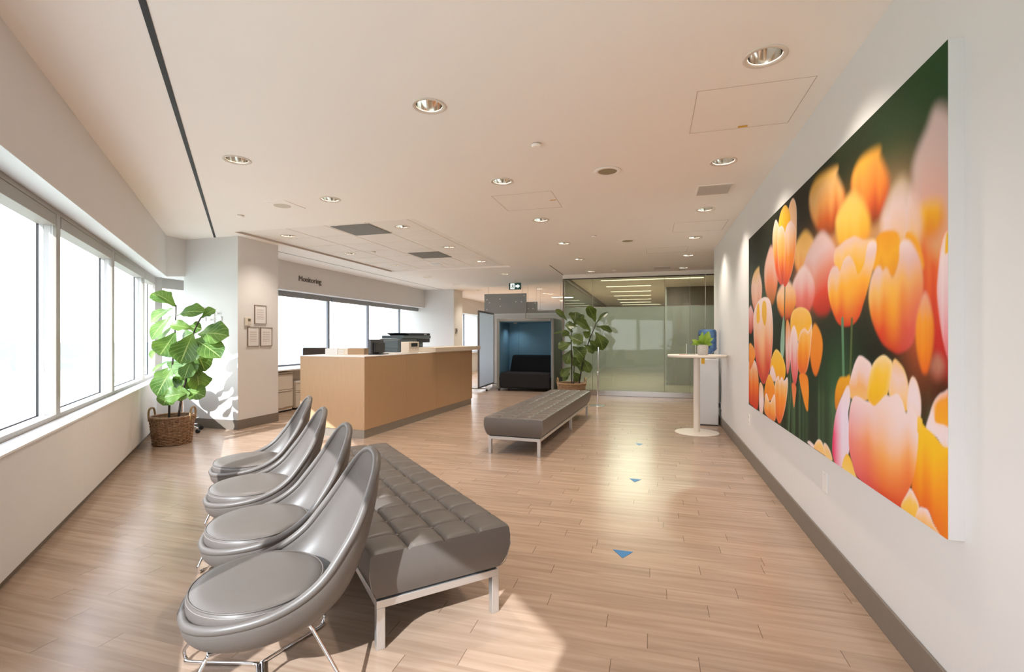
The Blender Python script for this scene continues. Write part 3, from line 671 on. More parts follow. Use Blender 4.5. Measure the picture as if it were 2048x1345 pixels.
def pet(pts, stops, blur=.006, edge=None, ew=.03, hs=0.0, hc=(230, 180, 60), a=1.0, side=None):
    """petal outline in photo pixels; stops = colours top to bottom; edge = pale rim colour"""
    cp = catmull([(*P2(x, y), 0) for x, y in pts], 6, True)
    P = np.array([(q.x, q.y) for q in cp])
    lo_, hi_ = P.min(0) - blur * 2.5, P.max(0) + blur * 2.5
    iu = np.where((uu >= lo_[0]) & (uu <= hi_[0]))[0]; iv = np.where((vv >= lo_[1]) & (vv <= hi_[1]))[0]
    if len(iu) == 0 or len(iv) == 0: return
    sl_ = np.s_[iv[0]:iv[-1] + 1, iu[0]:iu[-1] + 1]
    X, Y = UU[sl_], VV[sl_]; d = np.full(X.shape, 1e9); ins = np.zeros(X.shape, bool)
    A = P; B = np.roll(P, -1, 0)
    for (ax, ay), (bx, by) in zip(A, B):
        ex, ey_ = bx - ax, by - ay; l2 = ex * ex + ey_ * ey_ + 1e-12
        t__ = np.clip(((X - ax) * ex + (Y - ay) * ey_) / l2, 0, 1)
        d = np.minimum(d, (X - ax - t__ * ex) ** 2 + (Y - ay - t__ * ey_) ** 2)
        c_ = ((ay > Y) != (by > Y)); 
        if ey_ != 0: ins ^= c_ & (X < ex * (Y - ay) / ey_ + ax)
    d = np.sqrt(d); sdist = np.where(ins, d, -d)
    al = np.clip(sdist / (2 * blur) + .5, 0, 1); al = al * al * (3 - 2 * al) * a
    tt = np.clip((P[:, 1].max() - Y) / (P[:, 1].max() - P[:, 1].min()), 0, 1)
    hx = (X - P[:, 0].mean()) / (P[:, 0].max() - P[:, 0].min() + 1e-6)
    st = np.interp(((P[:, 0].max() - X) / (P[:, 0].max() - P[:, 0].min() + 1e-6) * 9), np.arange(12), np.random.RandomState(len(pts) + int(pts[0][0])).rand(12))
    tt2 = np.clip(tt + (st - .5) * .22 * np.sin(np.pi * tt), 0, 1)
    S = np.array([lin(c) for c in stops]); ps = np.linspace(0, 1, len(stops))
    col = np.stack([np.interp(tt2, ps, S[:, k]) for k in range(3)], -1)
    if hs: 
        g = (hs * np.exp(-(hx / .16) ** 2) * np.sin(np.pi * np.clip(tt, 0, 1)))[..., None]; col = col * (1 - g) + lin(hc) * g
    if side:
        g = np.clip(-hx * 2 if side[0] == 'r' else hx * 2, 0, 1)[..., None] * side[2] * np.clip(tt * 1.6, 0, 1)[..., None]; col = col * (1 - g) + lin(side[1]) * g
    if edge is not None:
        g = (np.clip(1 - sdist / ew, 0, 1) ** 1.5 * np.clip(1.25 - tt * 1.2, 0, 1) * .8)[..., None]; col = col * (1 - g) + lin(edge) * g
    img[sl_] = img[sl_] * (1 - al[..., None]) + col * al[..., None]
def cup(x0, x1, y0, y1, stops, blur, lean=0.0, **k):   # simple tulip bud outline
    w_ = x1 - x0; h_ = y1 - y0; c_ = (x0 + x1) / 2
    pet([(c_ + lean * w_, y0), (c_ + .28 * w_, y0 + .12 * h_), (x1, y0 + .4 * h_), (x1 - .06 * w_, y0 + .7 * h_), (c_ + .2 * w_, y0 + .95 * h_), (c_, y1), (c_ - .2 * w_, y0 + .95 * h_), (x0 + .05 * w_, y0 + .7 * h_), (x0, y0 + .4 * h_), (c_ - .28 * w_, y0 + .15 * h_)], stops, blur, **k)
pink, wpink, peach, yel, org, red = (216, 186, 180), (226, 206, 204), (226, 184, 140), (228, 174, 44), (224, 128, 44), (192, 52, 36)
z6 = lambda pts: [(1640 + a_ / 3.364, 700 + b_ / 3.364) for a_, b_ in pts]
z2 = lambda pts: [(1490 + a_ / 3.957, 380 + b_ / 3.957) for a_, b_ in pts]
z3 = lambda pts: [(1490 + a_ / 3.957, 600 + b_ / 3.957) for a_, b_ in pts]
z4 = lambda pts: [(1640 + a_ / 3.736, 60 + b_ / 3.736) for a_, b_ in pts]
z5 = lambda pts: [(1640 + a_ / 3.736, 400 + b_ / 3.736) for a_, b_ in pts]
# far blurred blooms
for bl_ in ((1610, 560, .22, .20, (196, 120, 84)), (1660, 510, .22, .18, (214, 150, 100)), (1720, 470, .22, .18, (218, 150, 70)), (1790, 470, .20, .22, (218, 170, 130)), (1840, 600, .14, .25, (206, 90, 50))): blob(*bl_, .92)
pet(z5([(700, -60), (965, -60), (975, 1000), (965, 1330), (820, 1100), (760, 600)]), [(214, 150, 70), (214, 120, 56), (210, 90, 46), (190, 50, 40), (170, 40, 38)], .05)
cup(1826, 1950, 212, 520, [(196, 176, 170), (198, 172, 164), (206, 160, 146), (212, 150, 90)], .04, -.1)
pet(z5([(740, 60), (880, 10), (930, 120), (880, 250), (790, 300), (740, 220)]), [yel, (216, 150, 40), (210, 120, 40)], .04)
cup(1619, 1690, 336, 472, [(206, 160, 70), (212, 168, 110), (214, 150, 84), (194, 96, 44), (130, 60, 30)], .035, .25)
cup(1704, 1778, 298, 450, [(214, 160, 60), (224, 146, 66), (218, 130, 56), (198, 88, 44), (120, 50, 28)], .035, .2)
cup(1764, 1842, 355, 560, [(190, 170, 140), (216, 190, 184), (220, 184, 160), (224, 170, 80), (214, 130, 50)], .04)
cup(1672, 1740, 385, 520, [(224, 180, 100), (228, 186, 90), (226, 172, 60), (214, 130, 50)], .035)
cup(1588, 1634, 462, 560, [(222, 176, 90), (228, 180, 110), (220, 150, 80), (190, 90, 40)], .03)
cup(1608, 1680, 464, 632, [pink, (214, 184, 182), (212, 140, 120), (206, 66, 42), (160, 36, 26)], .028)
cup(1585, 1630, 532, 632, [wpink, (220, 180, 176), (216, 120, 110), (190, 60, 44)], .022)
cup(1529, 1556, 492, 610, [(200, 160, 146), (206, 166, 150), (208, 120, 80), (150, 90, 30)], .025)
cup(1554, 1592, 560, 640, [pink, peach, (220, 140, 60), (180, 60, 36)], .025)
cup(1503, 1524, 534, 628, [(220, 180, 110), (220, 186, 170), (214, 160, 140), (180, 100, 80)], .018, .2)
cup(1494, 1508, 612, 668, [(210, 176, 180), (206, 130, 120), (160, 40, 26)], .015)
cup(1862, 1888, 712, 760, [(180, 130, 110), (160, 90, 70)], .03)
# mid blooms
pet(z5([(430, 270), (560, 230), (600, 330), (570, 560), (480, 560), (390, 500)]), [(222, 150, 40), (226, 164, 44), (214, 140, 40)], .012)
pet(z5([(650, 240), (720, 280), (770, 420), (770, 520), (680, 480), (640, 340)]), [(226, 160, 46), (222, 150, 46)], .012)
pet(z5([(380, 600), (420, 510), (450, 500), (470, 530), (500, 510), (545, 580), (590, 460), (600, 330), (660, 300), (720, 380), (765, 520), (770, 700), (740, 900), (690, 1080), (600, 1145), (540, 1130), (460, 1060), (390, 900), (365, 740)]), [wpink, pink, (226, 176, 100), (222, 130, 50), (206, 66, 40), (186, 44, 34)], .012, hs=.6, hc=(230, 170, 50), side=('r', (206, 110, 104), .75))
cup(1832, 1868, 585, 748, [(216, 160, 140), (226, 150, 50), (224, 136, 36), (214, 100, 36)], .014, .0, side=('r', (200, 60, 40), .4))
pet(z5([(110, 380), (150, 340), (185, 310), (250, 275), (280, 280), (330, 300), (400, 290), (420, 330), (390, 480), (300, 600), (180, 560), (110, 480)]), [pink, (226, 184, 120), (226, 170, 46), (224, 164, 40)], .012)
pet(z5([(60, 600), (90, 510), (130, 500), (150, 530), (180, 450), (220, 420), (260, 480), (285, 560), (330, 480), (360, 330), (420, 320), (415, 430), (370, 620), (330, 760), (290, 880), (230, 940), (150, 935), (100, 850), (65, 720)]), [wpink, pink, peach, (230, 166, 56), (226, 140, 46), (212, 84, 40), (196, 56, 34)], .009, hs=.5, hc=(232, 176, 60))
pet(z5([(960, 210), (925, 260), (900, 360), (880, 560), (875, 700), (890, 860), (920, 1050), (965, 1215), (1000, 1215), (1000, 210)]), [peach, wpink, (220, 196, 198), (216, 176, 180), (218, 140, 146), (206, 80, 90)], .005, edge=(220, 110, 60), ew=.012)
pet(z5([(945, 260), (966, 250), (966, 370), (935, 400)]), [yel, yel], .005)
# front left
def stem(pts, r_, col):
    ps = [P2(*q) for q in pts]
    for (a_, b_), (c_, d_) in zip(ps, ps[1:]):
        ex, ey_ = c_ - a_, d_ - b_; l2 = ex * ex + ey_ * ey_
        t__ = np.clip(((UU - a_) * ex + (VV - b_) * ey_) / l2, 0, 1); dd_ = np.sqrt((UU - a_ - t__ * ex) ** 2 + (VV - b_ - t__ * ey_) ** 2)
        al = np.clip((r_ - dd_) / .006 + .5, 0, 1)[..., None]; img[:] = img * (1 - al) + lin(col) * al
stem([(1570, 570), (1569, 700), (1566, 790), (1562, 860)], .012, (78, 74, 38)); stem([(1578, 690), (1582, 780), (1577, 870)], .010, (84, 112, 84)); stem([(1685, 640), (1688, 800)], .016, (92, 130, 96)); stem([(1704, 640), (1700, 770)], .012, (84, 96, 56))
pet([(1568, 632), (1563, 660), (1561, 700), (1565, 722), (1569, 690)], [(120, 150, 130), (150, 180, 160)], .004)
pet(z2([(380, 66), (350, 130), (345, 260), (400, 420), (410, 250), (405, 120)]), [peach, (222, 182, 150), (226, 160, 70)], .004, edge=(226, 196, 180))
pet(z2([(325, 122), (290, 160), (268, 250), (275, 330), (350, 330), (358, 200)]), [(224, 176, 80), yel, (226, 160, 40)], .004)
pet(z2([(250, 240), (228, 290), (218, 400), (230, 560), (250, 680), (290, 752), (310, 600), (290, 380)]), [(222, 190, 170), peach, (226, 150, 70), (214, 90, 44), red], .004, edge=wpink)
pet(z2([(360, 245), (325, 300), (310, 420), (300, 640), (305, 755), (330, 755), (375, 640), (402, 460), (405, 330), (385, 270)]), [wpink, peach, (228, 140, 50), (220, 100, 44), red], .004, edge=(228, 200, 190), side=('r', (222, 110, 40), .6))
pet(z2([(292, 286), (262, 330), (258, 480), (270, 640), (300, 750), (318, 600), (318, 360)]), [(226, 196, 184), (228, 180, 110), (230, 160, 70), (214, 90, 44), (176, 44, 34)], .004, edge=wpink)
pet(z3([(30, 500), (75, 480), (100, 560), (110, 700), (100, 860), (60, 840), (30, 780)]), [wpink, (220, 160, 110), (220, 120, 50), (204, 84, 40), red], .006)
pet(z3([(35, 350), (70, 380), (80, 450), (45, 550), (35, 520)]), [(220, 150, 80), (226, 140, 50), (210, 110, 50)], .008)
pet(z3([(115, 670), (140, 680), (150, 780), (140, 900), (115, 880)]), [peach, wpink, (222, 190, 180)], .004)
pet(z3([(250, 392), (215, 450), (200, 540), (220, 620), (300, 640), (322, 560), (300, 460)]), [(226, 186, 80), yel, (224, 150, 44)], .004, edge=(228, 200, 120))
pet(z3([(215, 520), (240, 580), (245, 640), (215, 640), (196, 590)]), [wpink, pink], .004)
pet(z3([(265, 600), (240, 650), (228, 780), (240, 900), (270, 980), (300, 930), (325, 820), (340, 680), (335, 615), (310, 640), (290, 610), (275, 640)]), [wpink, (226, 176, 110), (226, 140, 50), (220, 120, 50), (204, 84, 40)], .004, edge=wpink)
pet(z3([(190, 590), (160, 680), (155, 780), (200, 800), (235, 740), (225, 650)]), [(228, 176, 80), (226, 140, 44), (220, 130, 44)], .004)
pet(z3([(170, 740), (155, 800), (160, 900), (235, 960), (242, 860), (235, 750), (210, 790), (195, 810)]), [wpink, (226, 180, 120), (226, 150, 70), (214, 110, 54)], .004, edge=wpink)
stem([(1527.5, 765), (1528, 800), (1528, 835)], .008, (70, 60, 34))
pet(z3([(100, 20), (150, -20), (195, 0), (215, 100), (222, 250), (215, 400), (195, 560), (150, 668), (110, 590), (80, 430), (68, 250), (70, 110)]), [wpink, (224, 196, 190), (222, 180, 150), (216, 130, 100), (196, 64, 50), (176, 44, 38)], .005, edge=wpink, hs=.4, hc=(226, 180, 120))
pet(z3([(95, 60), (110, 30), (118, 150), (105, 190), (92, 160)]), [yel, (222, 170, 60)], .005); pet(z3([(140, 20), (165, 20), (172, 110), (158, 205), (135, 130)]), [(222, 176, 70), (214, 160, 50)], .005)
pet(z3([(545, 195), (590, 240), (615, 340), (605, 470), (565, 600), (530, 540), (515, 380)]), [(216, 140, 50), (218, 132, 40), (210, 110, 36)], .012)
pet(z3([(325, 190), (345, 170), (370, 300), (360, 480), (335, 590), (322, 420)]), [(218, 140, 60), pink, (204, 100, 90)], .008)
pet(z3([(380, 90), (430, 60), (480, 70), (515, 110), (530, 180), (525, 300), (450, 340), (375, 280), (360, 170)]), [(228, 180, 100), (226, 170, 56), yel], .007, edge=(228, 196, 120))
pet(z3([(385, 205), (362, 280), (358, 430), (370, 580), (395, 680), (420, 560), (418, 330), (405, 240)]), [wpink, pink, (212, 120, 120), (196, 60, 56)], .006, edge=wpink)
pet(z3([(470, 225), (435, 270), (415, 400), (420, 540), (455, 600), (490, 560), (515, 430), (530, 200), (500, 250)]), [peach, (228, 170, 80), (226, 148, 44), (218, 120, 40), (204, 90, 40)], .006, edge=wpink)
pet(z3([(430, 600), (490, 600), (505, 700), (503, 800), (495, 885), (465, 800)]), [(222, 130, 44), (222, 140, 50), (210, 130, 44)], .006); pet(z3([(372, 660), (405, 690), (400, 780), (388, 855), (376, 760)]), [(214, 110, 70), (212, 140, 80)], .006)
pet(z3([(720, 700), (750, 620), (800, 610), (830, 600), (830, 700), (770, 760), (725, 870), (712, 800)]), [(216, 160, 44), (214, 146, 36), (200, 120, 40)], .010)
pet(z3([(495, 1130), (515, 1120), (560, 1170), (540, 1175)]), [wpink, wpink], .005); pet(z3([(545, 1170), (570, 1115), (595, 1108), (620, 1150), (635, 1230), (590, 1205)]), [(230, 196, 120), (228, 180, 110)], .004, edge=wpink); pet(z3([(625, 1140), (650, 1150), (680, 1210), (690, 1275), (635, 1240)]), [peach, (228, 190, 110)], .004, edge=wpink)
# large front blooms
pet(z6([(740, 430), (765, 355), (795, 310), (830, 288), (900, 290), (900, 720), (830, 660), (785, 590), (715, 540)]), [(224, 130, 80), (226, 160, 56), wpink, (222, 206, 208), (226, 180, 110)], .006, edge=wpink)
pet(z6([(785, 370), (830, 340), (900, 335), (900, 520), (830, 505), (775, 480)]), [(226, 150, 50), (228, 160, 44)], .006)
pet(z6([(650, 470), (668, 450), (700, 510), (760, 565), (830, 650), (900, 720), (900, 1330), (795, 1235), (730, 1085), (675, 1060), (620, 950), (630, 760)]), [(228, 186, 50), (228, 180, 40), (226, 150, 40), (218, 112, 38), (206, 90, 36)], .006, side=('r', (226, 150, 40), .5))
pet(z6([(255, 50), (225, 120), (195, 250), (215, 330), (330, 330), (348, 180), (345, 100), (305, 58), (278, 42)]), [(224, 198, 196), (224, 196, 190), (226, 170, 110), (226, 176, 90)], .006, edge=wpink, ew=.06)
pet(z6([(500, 65), (480, 130), (465, 300), (560, 400), (590, 400), (596, 250), (570, 140), (530, 82)]), [peach, (226, 196, 186), (228, 190, 150), (230, 180, 70)], .006, edge=(230, 190, 110), ew=.03)
pet(z6([(425, 36), (375, 70), (342, 140), (318, 310), (365, 385), (440, 330), (470, 230), (487, 100), (465, 58)]), [(230, 200, 140), (230, 186, 70), (228, 180, 40), (226, 170, 36)], .005, edge=(232, 206, 160), ew=.04)
pet(z6([(612, 192), (592, 270), (588, 420), (640, 500), (675, 470), (680, 340), (660, 235), (635, 185)]), [wpink, (224, 206, 208), (226, 196, 180)], .005, edge=peach, ew=.015)
pet(z6([(190, 240), (150, 310), (112, 410), (92, 530), (84, 690), (110, 780), (150, 790), (195, 690), (200, 560), (190, 430), (205, 330)]), [wpink, (220, 206, 222), (216, 200, 214), (222, 196, 206)], .005, edge=None, side=('l', (216, 40, 96), .95))
pet(z6([(175, 705), (205, 730), (240, 840), (245, 870), (150, 800)]), [(228, 176, 60), (230, 196, 110)], .005)
pet(z6([(195, 640), (198, 430), (222, 325), (258, 315), (300, 340), (332, 352), (365, 378), (400, 350), (440, 308), (475, 312), (520, 296), (555, 345), (580, 425), (610, 380), (650, 450), (662, 570), (652, 720), (632, 850), (595, 960), (545, 1064), (400, 975), (255, 860), (215, 750)]), [wpink, wpink, (224, 200, 196), (226, 186, 160), (226, 160, 100), (222, 130, 70), (214, 104, 58), (200, 66, 44)], .005, side=('l', (214, 110, 128), .65), hs=.35, hc=(228, 160, 80))
pet(z6([(660, 450), (690, 480), (660, 560), (655, 520)]), [(230, 190, 80), (228, 180, 60)], .005)
pet(z6([(545, 1058), (590, 962), (610, 934), (642, 985), (668, 1060), (650, 1150), (600, 1120)]), [(226, 200, 196), (230, 186, 90), (228, 176, 60)], .004, edge=wpink, ew=.02)
pet(z6([(665, 1068), (700, 1066), (730, 1085), (762, 1165), (805, 1260), (650, 1160)]), [(224, 200, 206), (228, 186, 140), (228, 170, 80)], .004, edge=wpink, ew=.02)
img = np.clip(img, 0, 1) ** 1.06 * 1.10; img = np.clip(img + (rng.rand(NV, NU, 1) - .5) * .006, 0, 1)
t_ = thing('canvas_picture', 'huge canvas photograph of orange and pink tulips on the white right wall', 'picture', (RX, (u0 + u1) / 2, v0))
me = bpy.data.meshes.new('printed_face')
co = np.zeros((NV * NU, 3)); co[:, 0] = -.0455; co[:, 1] = UU.ravel() - (u0 + u1) / 2; co[:, 2] = VV.ravel() - v0
ii = np.arange((NV - 1) * (NU - 1)); r0 = ii // (NU - 1) * NU + ii % (NU - 1)
fc = np.stack([r0, r0 + 1, r0 + NU + 1, r0 + NU], 1)
me.vertices.add(NV * NU); me.vertices.foreach_set('co', co.ravel()); me.loops.add(fc.size); me.loops.foreach_set('vertex_index', fc.ravel().astype(np.int32))
me.polygons.add(len(fc)); me.polygons.foreach_set('loop_start', np.arange(0, fc.size, 4, dtype=np.int32)); me.update(calc_edges=True); me.validate()
ca = me.color_attributes.new('print', 'FLOAT_COLOR', 'POINT'); ca.data.foreach_set('color', np.concatenate([img.reshape(-1, 3), np.ones((NV * NU, 1))], 1).astype(np.float32).ravel())
m = mat('tulip_print', (1, 1, 1), 0.55, spec=0.12); n, l, p = nodes(m); at_ = n.new('ShaderNodeAttribute'); at_.attribute_name = 'print'; l.new(at_.outputs['Color'], p.inputs['Base Color'])
me.materials.append(m); po = bpy.data.objects.new('printed_face', me); C.objects.link(po); po.parent = t_
hw = (u1 - u0) / 2
MB().box(-.045, 0, -hw, hw, 0, v1 - v0).build('stretcher_edge', 'wall', t_)

# wall plates on the right wall
q = onX(1499.5, 840, RX); t_ = thing('power_outlet', 'small white outlet low on the wall under the far end of the picture', 'outlet', tuple(q))
MB().box(-.008, 0, -.035, .035, -.057, .057).build('plate', 'white', t_, bevel=.002); MB().box(-.0095, -.008, -.014, .014, -.04, -.012).box(-.0095, -.008, -.014, .014, .012, .04).build('socket', 'cream', t_); MB().box(-.0105, -.0095, -.004, .004, .02, .035).build('slot', 'black', t_)
q = onX(1652, 964, RX); t_ = thing('wall_plate', 'blank white wall plate under the middle of the picture', 'wall plate', tuple(q))
MB().box(-.008, 0, -.037, .037, -.06, .06).build('plate', 'white', t_, bevel=.002); MB().box(-.0095, -.008, -.003, .003, -.045, -.039).box(-.0095, -.008, -.003, .003, .039, .045).build('screw', 'cream', t_)

# ------------------------------------------------------------------ notices and thermostat on the column
XC = -5.612
def notice(lab, x0, y0, x1, y1):
    a_, b_ = onX(x0, y0, XC), onX(x1, y1, XC)
    t_ = thing('framed_notice', lab, 'framed notice', (XC, (a_.y + b_.y) / 2, b_.z), 0, 'framed notices on the column')
    hw, hh = abs(b_.y - a_.y) / 2, a_.z - b_.z
    f = MB(); e = .009
    f.box(0, .016, -hw, -hw + e, 0, hh).box(0, .016, hw - e, hw, 0, hh).box(0, .016, -hw + e, hw - e, 0, e).box(0, .016, -hw + e, hw - e, hh - e, hh)
    f.build('frame', mat('notice_frame', (0.25, 0.19, 0.15), 0.4), t_)
    MB().box(.002, .009, -hw + e, hw - e, e, hh - e).build('sheet', 'paper', t_)
    MB().box(.009, .0098, -hw + .045, hw - .045, .07, hh - .06).build('printed_text', 'notice', t_)
notice('upper framed notice alone at the top on the near column', 508, 610, 531.5, 649); notice('lower left framed notice on the near column under the thermostat', 494, 654, 517.3, 693); notice('lower right framed notice nearest the window on the column', 519.8, 655, 543, 692.5)
a_, b_ = onX(489, 633, XC), onX(500, 652, XC)
t_ = thing('thermostat', 'small cream thermostat with grey display on the column beside the notices', 'thermostat', (XC, (a_.y + b_.y) / 2, b_.z))
MB().box(0, .025, -.055, .055, 0, .12).build('body', 'cream', t_, bevel=.004); MB().box(.025, .0265, -.01, .035, .062, .10).build('display', mat('lcd', (0.16, 0.14, 0.10), 0.3), t_); MB().box(.025, .028, -.01, .035, .02, .028).box(.025, .028, -.01, .035, .036, .044).build('button', 'paper', t_)
q = onX(912, 661, -5.612); t_ = thing('thermostat', 'tiny dark control on the far column', 'thermostat', (-5.612, q.y, q.z - .1))
MB().box(0, .03, -.05, .05, 0, .16).build('body', 'frame', t_, bevel=.004); MB().box(.03, .032, -.03, .03, .05, .13).build('display', 'black', t_)

# coat pegs on the pale face of the near column
q = onY(430, 634, 5.505); t_ = thing('coat_rack', 'white wall coat rack with round pegs on the pale column face above the fig', 'coat rack', (q.x, 5.505, q.z))
w = MB()
w.box(-.17, .13, -.012, 0, -.004, .004).box(.12, .13, -.012, 0, -.12, .004).box(-.01, .0, -.012, 0, -.09, .11).box(-.17, -.16, -.012, 0, -.06, .1)
w.build('rail', 'reveal', t_)
for px, py in ((410, 617), (423, 617), (439, 627), (425, 640)):
    c_ = onY(px, py, 5.505); d_ = (c_.x - q.x, c_.z - q.z)
    MB().lathe([(.006, 0), (.006, .03), (.02, .034), (.022, .045), (.014, .052), (0, .053)], 18, mtx=Matrix.Translation((d_[0], 0, d_[1])) @ Matrix.Rotation(R(90), 4, 'X')).build('peg', 'white', t_, auto=40)
# ------------------------------------------------------------------ OUTDOORS seen through the windows
GZ = -38.0
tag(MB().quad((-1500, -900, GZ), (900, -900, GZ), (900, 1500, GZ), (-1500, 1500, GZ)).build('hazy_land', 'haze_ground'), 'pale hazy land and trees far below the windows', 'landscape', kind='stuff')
w = MB(); rr = random.Random(4); hp = []
for i in range(90):
    a_ = R(95 + 150 * i / 89); hp.append((a_, -4 + 3 * math.sin(i * .35) + 2 * rr.random()))
for (a0, h0), (a1, h1) in zip(hp, hp[1:]):
    b0, b1 = (820 * math.cos(a0), 820 * math.sin(a0)), (820 * math.cos(a1), 820 * math.sin(a1)); c0, c1 = (900 * math.cos(a0), 900 * math.sin(a0)), (900 * math.cos(a1), 900 * math.sin(a1))
    w.quad((*b0, GZ), (*b1, GZ), (b1[0], b1[1], h1), (b0[0], b0[1], h0)); w.quad((b0[0], b0[1], h0), (b1[0], b1[1], h1), (*c1, GZ), (*c0, GZ))
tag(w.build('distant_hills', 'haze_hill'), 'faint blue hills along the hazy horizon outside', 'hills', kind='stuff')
t_ = thing('rooftop', 'pale flat neighbouring roof outside the lettered windows', 'roof', (-40, 45, -4))
rfp = [(22, -24), (22, 45), (-30, 90), (-30, 20)]
MB().prism(rfp, -4, 0).build('roof_slab', 'roof', t_)
MB().prism([(-30, 90), (22, 45), (22, 46), (-30, 91)], 0, .9).build('parapet', 'roof', t_)
for i, (x, y) in enumerate(((-4, 20), (4, 12), (-12, 34), (10, 26))): MB().box(x, x + 1.6, y, y + 1.6, 0, .9).build('roof_unit', mat('roof_unit', (0.2, 0.2, 0.2), 0.7), t_)

# ------------------------------------------------------------------ tufted benches
def make_bench(name, label, loc, rz, Wd, Ln, top, nc, nr, leather, legs_at):
    """local: x across, y along, origin at near left corner of the cushion on the floor"""
    t_ = thing(name, label, 'bench', loc, rz, 'tufted waiting benches')
    z0 = top - .205; inset = .035
    sx_, sy_ = Wd / nc, Ln / nr
    NXs, NYs = nc * 16, nr * 16
    bm = bmesh.new(); grid = []
    def height(x, y):
        fx_ = (x / sx_) % 1; fy_ = (y / sy_) % 1
        dx_ = min(fx_, 1 - fx_) * sx_; dy_ = min(fy_, 1 - fy_) * sy_
        ex_ = min(x, Wd - x); ey_ = min(y, Ln - y)
        inx = ex_ > .3 * sx_; iny = ey_ > .3 * sy_
        sm = 0
        if inx: sm = max(sm, math.exp(-(dx_ / .008) ** 2))
        if iny: sm = max(sm, math.exp(-(dy_ / .008) ** 2))
        bt = math.exp(-((dx_ ** 2 + dy_ ** 2) / .025 ** 2)) if (inx and iny) else 0
        pillow = .009 * math.sin(math.pi * fx_) * math.sin(math.pi * fy_)
        rim = .007 * (math.exp(-(ex_ / .010) ** 2) + math.exp(-(ey_ / .010) ** 2))
        return top + pillow - .012 * sm - .012 * bt - rim
    xs_ = [Wd * i / NXs for i in range(NXs + 1)]; ys_ = [Ln * i / NYs for i in range(NYs + 1)]
    for y in ys_: grid.append([bm.verts.new((x, y, height(x, y))) for x in xs_])
    for j in range(NYs):
        for i in range(NXs): bm.faces.new((grid[j][i], grid[j][i + 1], grid[j + 1][i + 1], grid[j + 1][i]))
    bd = grid[0][:] + [grid[j][-1] for j in range(1, NYs + 1)] + grid[-1][-2::-1] + [grid[j][0] for j in range(NYs - 1, 0, -1)]
    prev = bd
    for k in range(1, 7):
        f_ = k / 6; z = (top - .018) + (z0 - top + .018) * f_; off = inset * f_ ** 2.6 - .005 * math.sin(math.pi * f_) - .002
        nb = []
        for v in bd:
            x, y = v.co.x, v.co.y
            nx = off if x < 1e-6 else (-off if x > Wd - 1e-6 else 0); ny = off if y < 1e-6 else (-off if y > Ln - 1e-6 else 0)
            xx = min(max(x + nx, off), Wd - off) ; yy = min(max(y + ny, off), Ln - off)
            nb.append(bm.verts.new((xx, yy, z)))
        for i in range(len(bd)): bm.faces.new((prev[i], prev[(i + 1) % len(bd)], nb[(i + 1) % len(bd)], nb[i]))
        prev = nb
    bm.faces.new(prev)
    mb = MB(); mb.bm.free(); mb.bm = bm
    cu_ = mb.build('cushion', leather, t_, auto=42)
    first = None
    for j in range(1, nr):
        for i in range(1, nc):
            if first is None:
                first = MB().lathe([(.0115, -.006), (.0115, .0), (.008, .0045), (0, .006)], 12).build('button', leather, cu_, auto=60)
                bt = first
            else:
                bt = first.copy(); C.objects.link(bt); bt.parent = cu_
            bt.location = (i * sx_, j * sy_, top - .0150)
    # stitched corner seams
    w = MB()
    ins = .012
    w.tube([(ins * .1, ins * .1, top - .03), (-.005, -.005, top - .09), (.012, .012, z0 + .03), (.03, .03, z0 + .002)], .0018, 6)
    w.build('seam', 'thread', cu_, smooth=True); w = MB(); w.tube([(Wd - ins * .1, ins * .1, top - .03), (Wd + .005, -.005, top - .09), (Wd - .012, .012, z0 + .03), (Wd - .03, .03, z0 + .002)], .0018, 6); w.build('seam', 'thread', cu_, smooth=True)
    MB().box(inset + .01, Wd - inset - .01, inset + .01, Ln - inset - .01, z0 - .012, z0).build('underside', 'black', t_)
    a_ = inset; lw_ = .036
    fr = MB()
    fr.box(a_, Wd - a_, a_, a_ + lw_, z0 - .045, z0 - .012).box(a_, Wd - a_, Ln - a_ - lw_, Ln - a_, z0 - .045, z0 - .012)
    fr.box(a_, a_ + lw_, a_ + lw_, Ln - a_ - lw_, z0 - .045, z0 - .012).box(Wd - a_ - lw_, Wd - a_, a_ + lw_, Ln - a_ - lw_, z0 - .045, z0 - .012)
    fr.build('frame', 'satin', t_, bevel=.002)
    lg = None
    for y in legs_at:
        for x in (a_, Wd - a_ - lw_):
            if lg is None: lg = MB().box(0, lw_, 0, lw_, .0, z0 - .045).build('leg', 'satin', t_, bevel=.002); q_ = lg
            else: q_ = lg.copy(); C.objects.link(q_); q_.parent = t_
            q_.location = (x, a_ + y * (Ln - 2 * a_ - lw_), 0)
    return t_
# bench beside the chairs: near right top corner and far right corner read off the floor plan
c_nr = onz(1018, 1049, .42); c_fr = onz(759, 887, .42); c_nl = onz(733, 1110, .42)
dr = (c_fr - c_nr); rz1 = math.atan2(dr.y, dr.x) - R(90) - .028
wd1 = (c_nr - c_nl).length - .012
xl = Vector((math.cos(rz1), math.sin(rz1), 0))
o1 = Vector((c_nr.x, c_nr.y, 0)) - xl * wd1
make_bench('tufted_bench', 'near taupe leather tufted bench standing behind the row of lounge chairs', o1, rz1, wd1, dr.length, .422, 4, 12, 'leather', (0, .5, 1))
c_nr = onz(1085, 841, .413); c_fr = onz(1181, 782, .413); dr = c_fr - c_nr; rz2 = math.atan2(dr.y, dr.x) - R(90)
xl = Vector((math.cos(rz2), math.sin(rz2), 0)); o2 = Vector((c_nr.x, c_nr.y, 0)) - xl * .675
make_bench('tufted_bench', 'farther dark taupe tufted bench standing alone before the potted fig and glass office', o2, rz2, .675, dr.length, .415, 4, 18, 'leather2', (0, .56, 1))

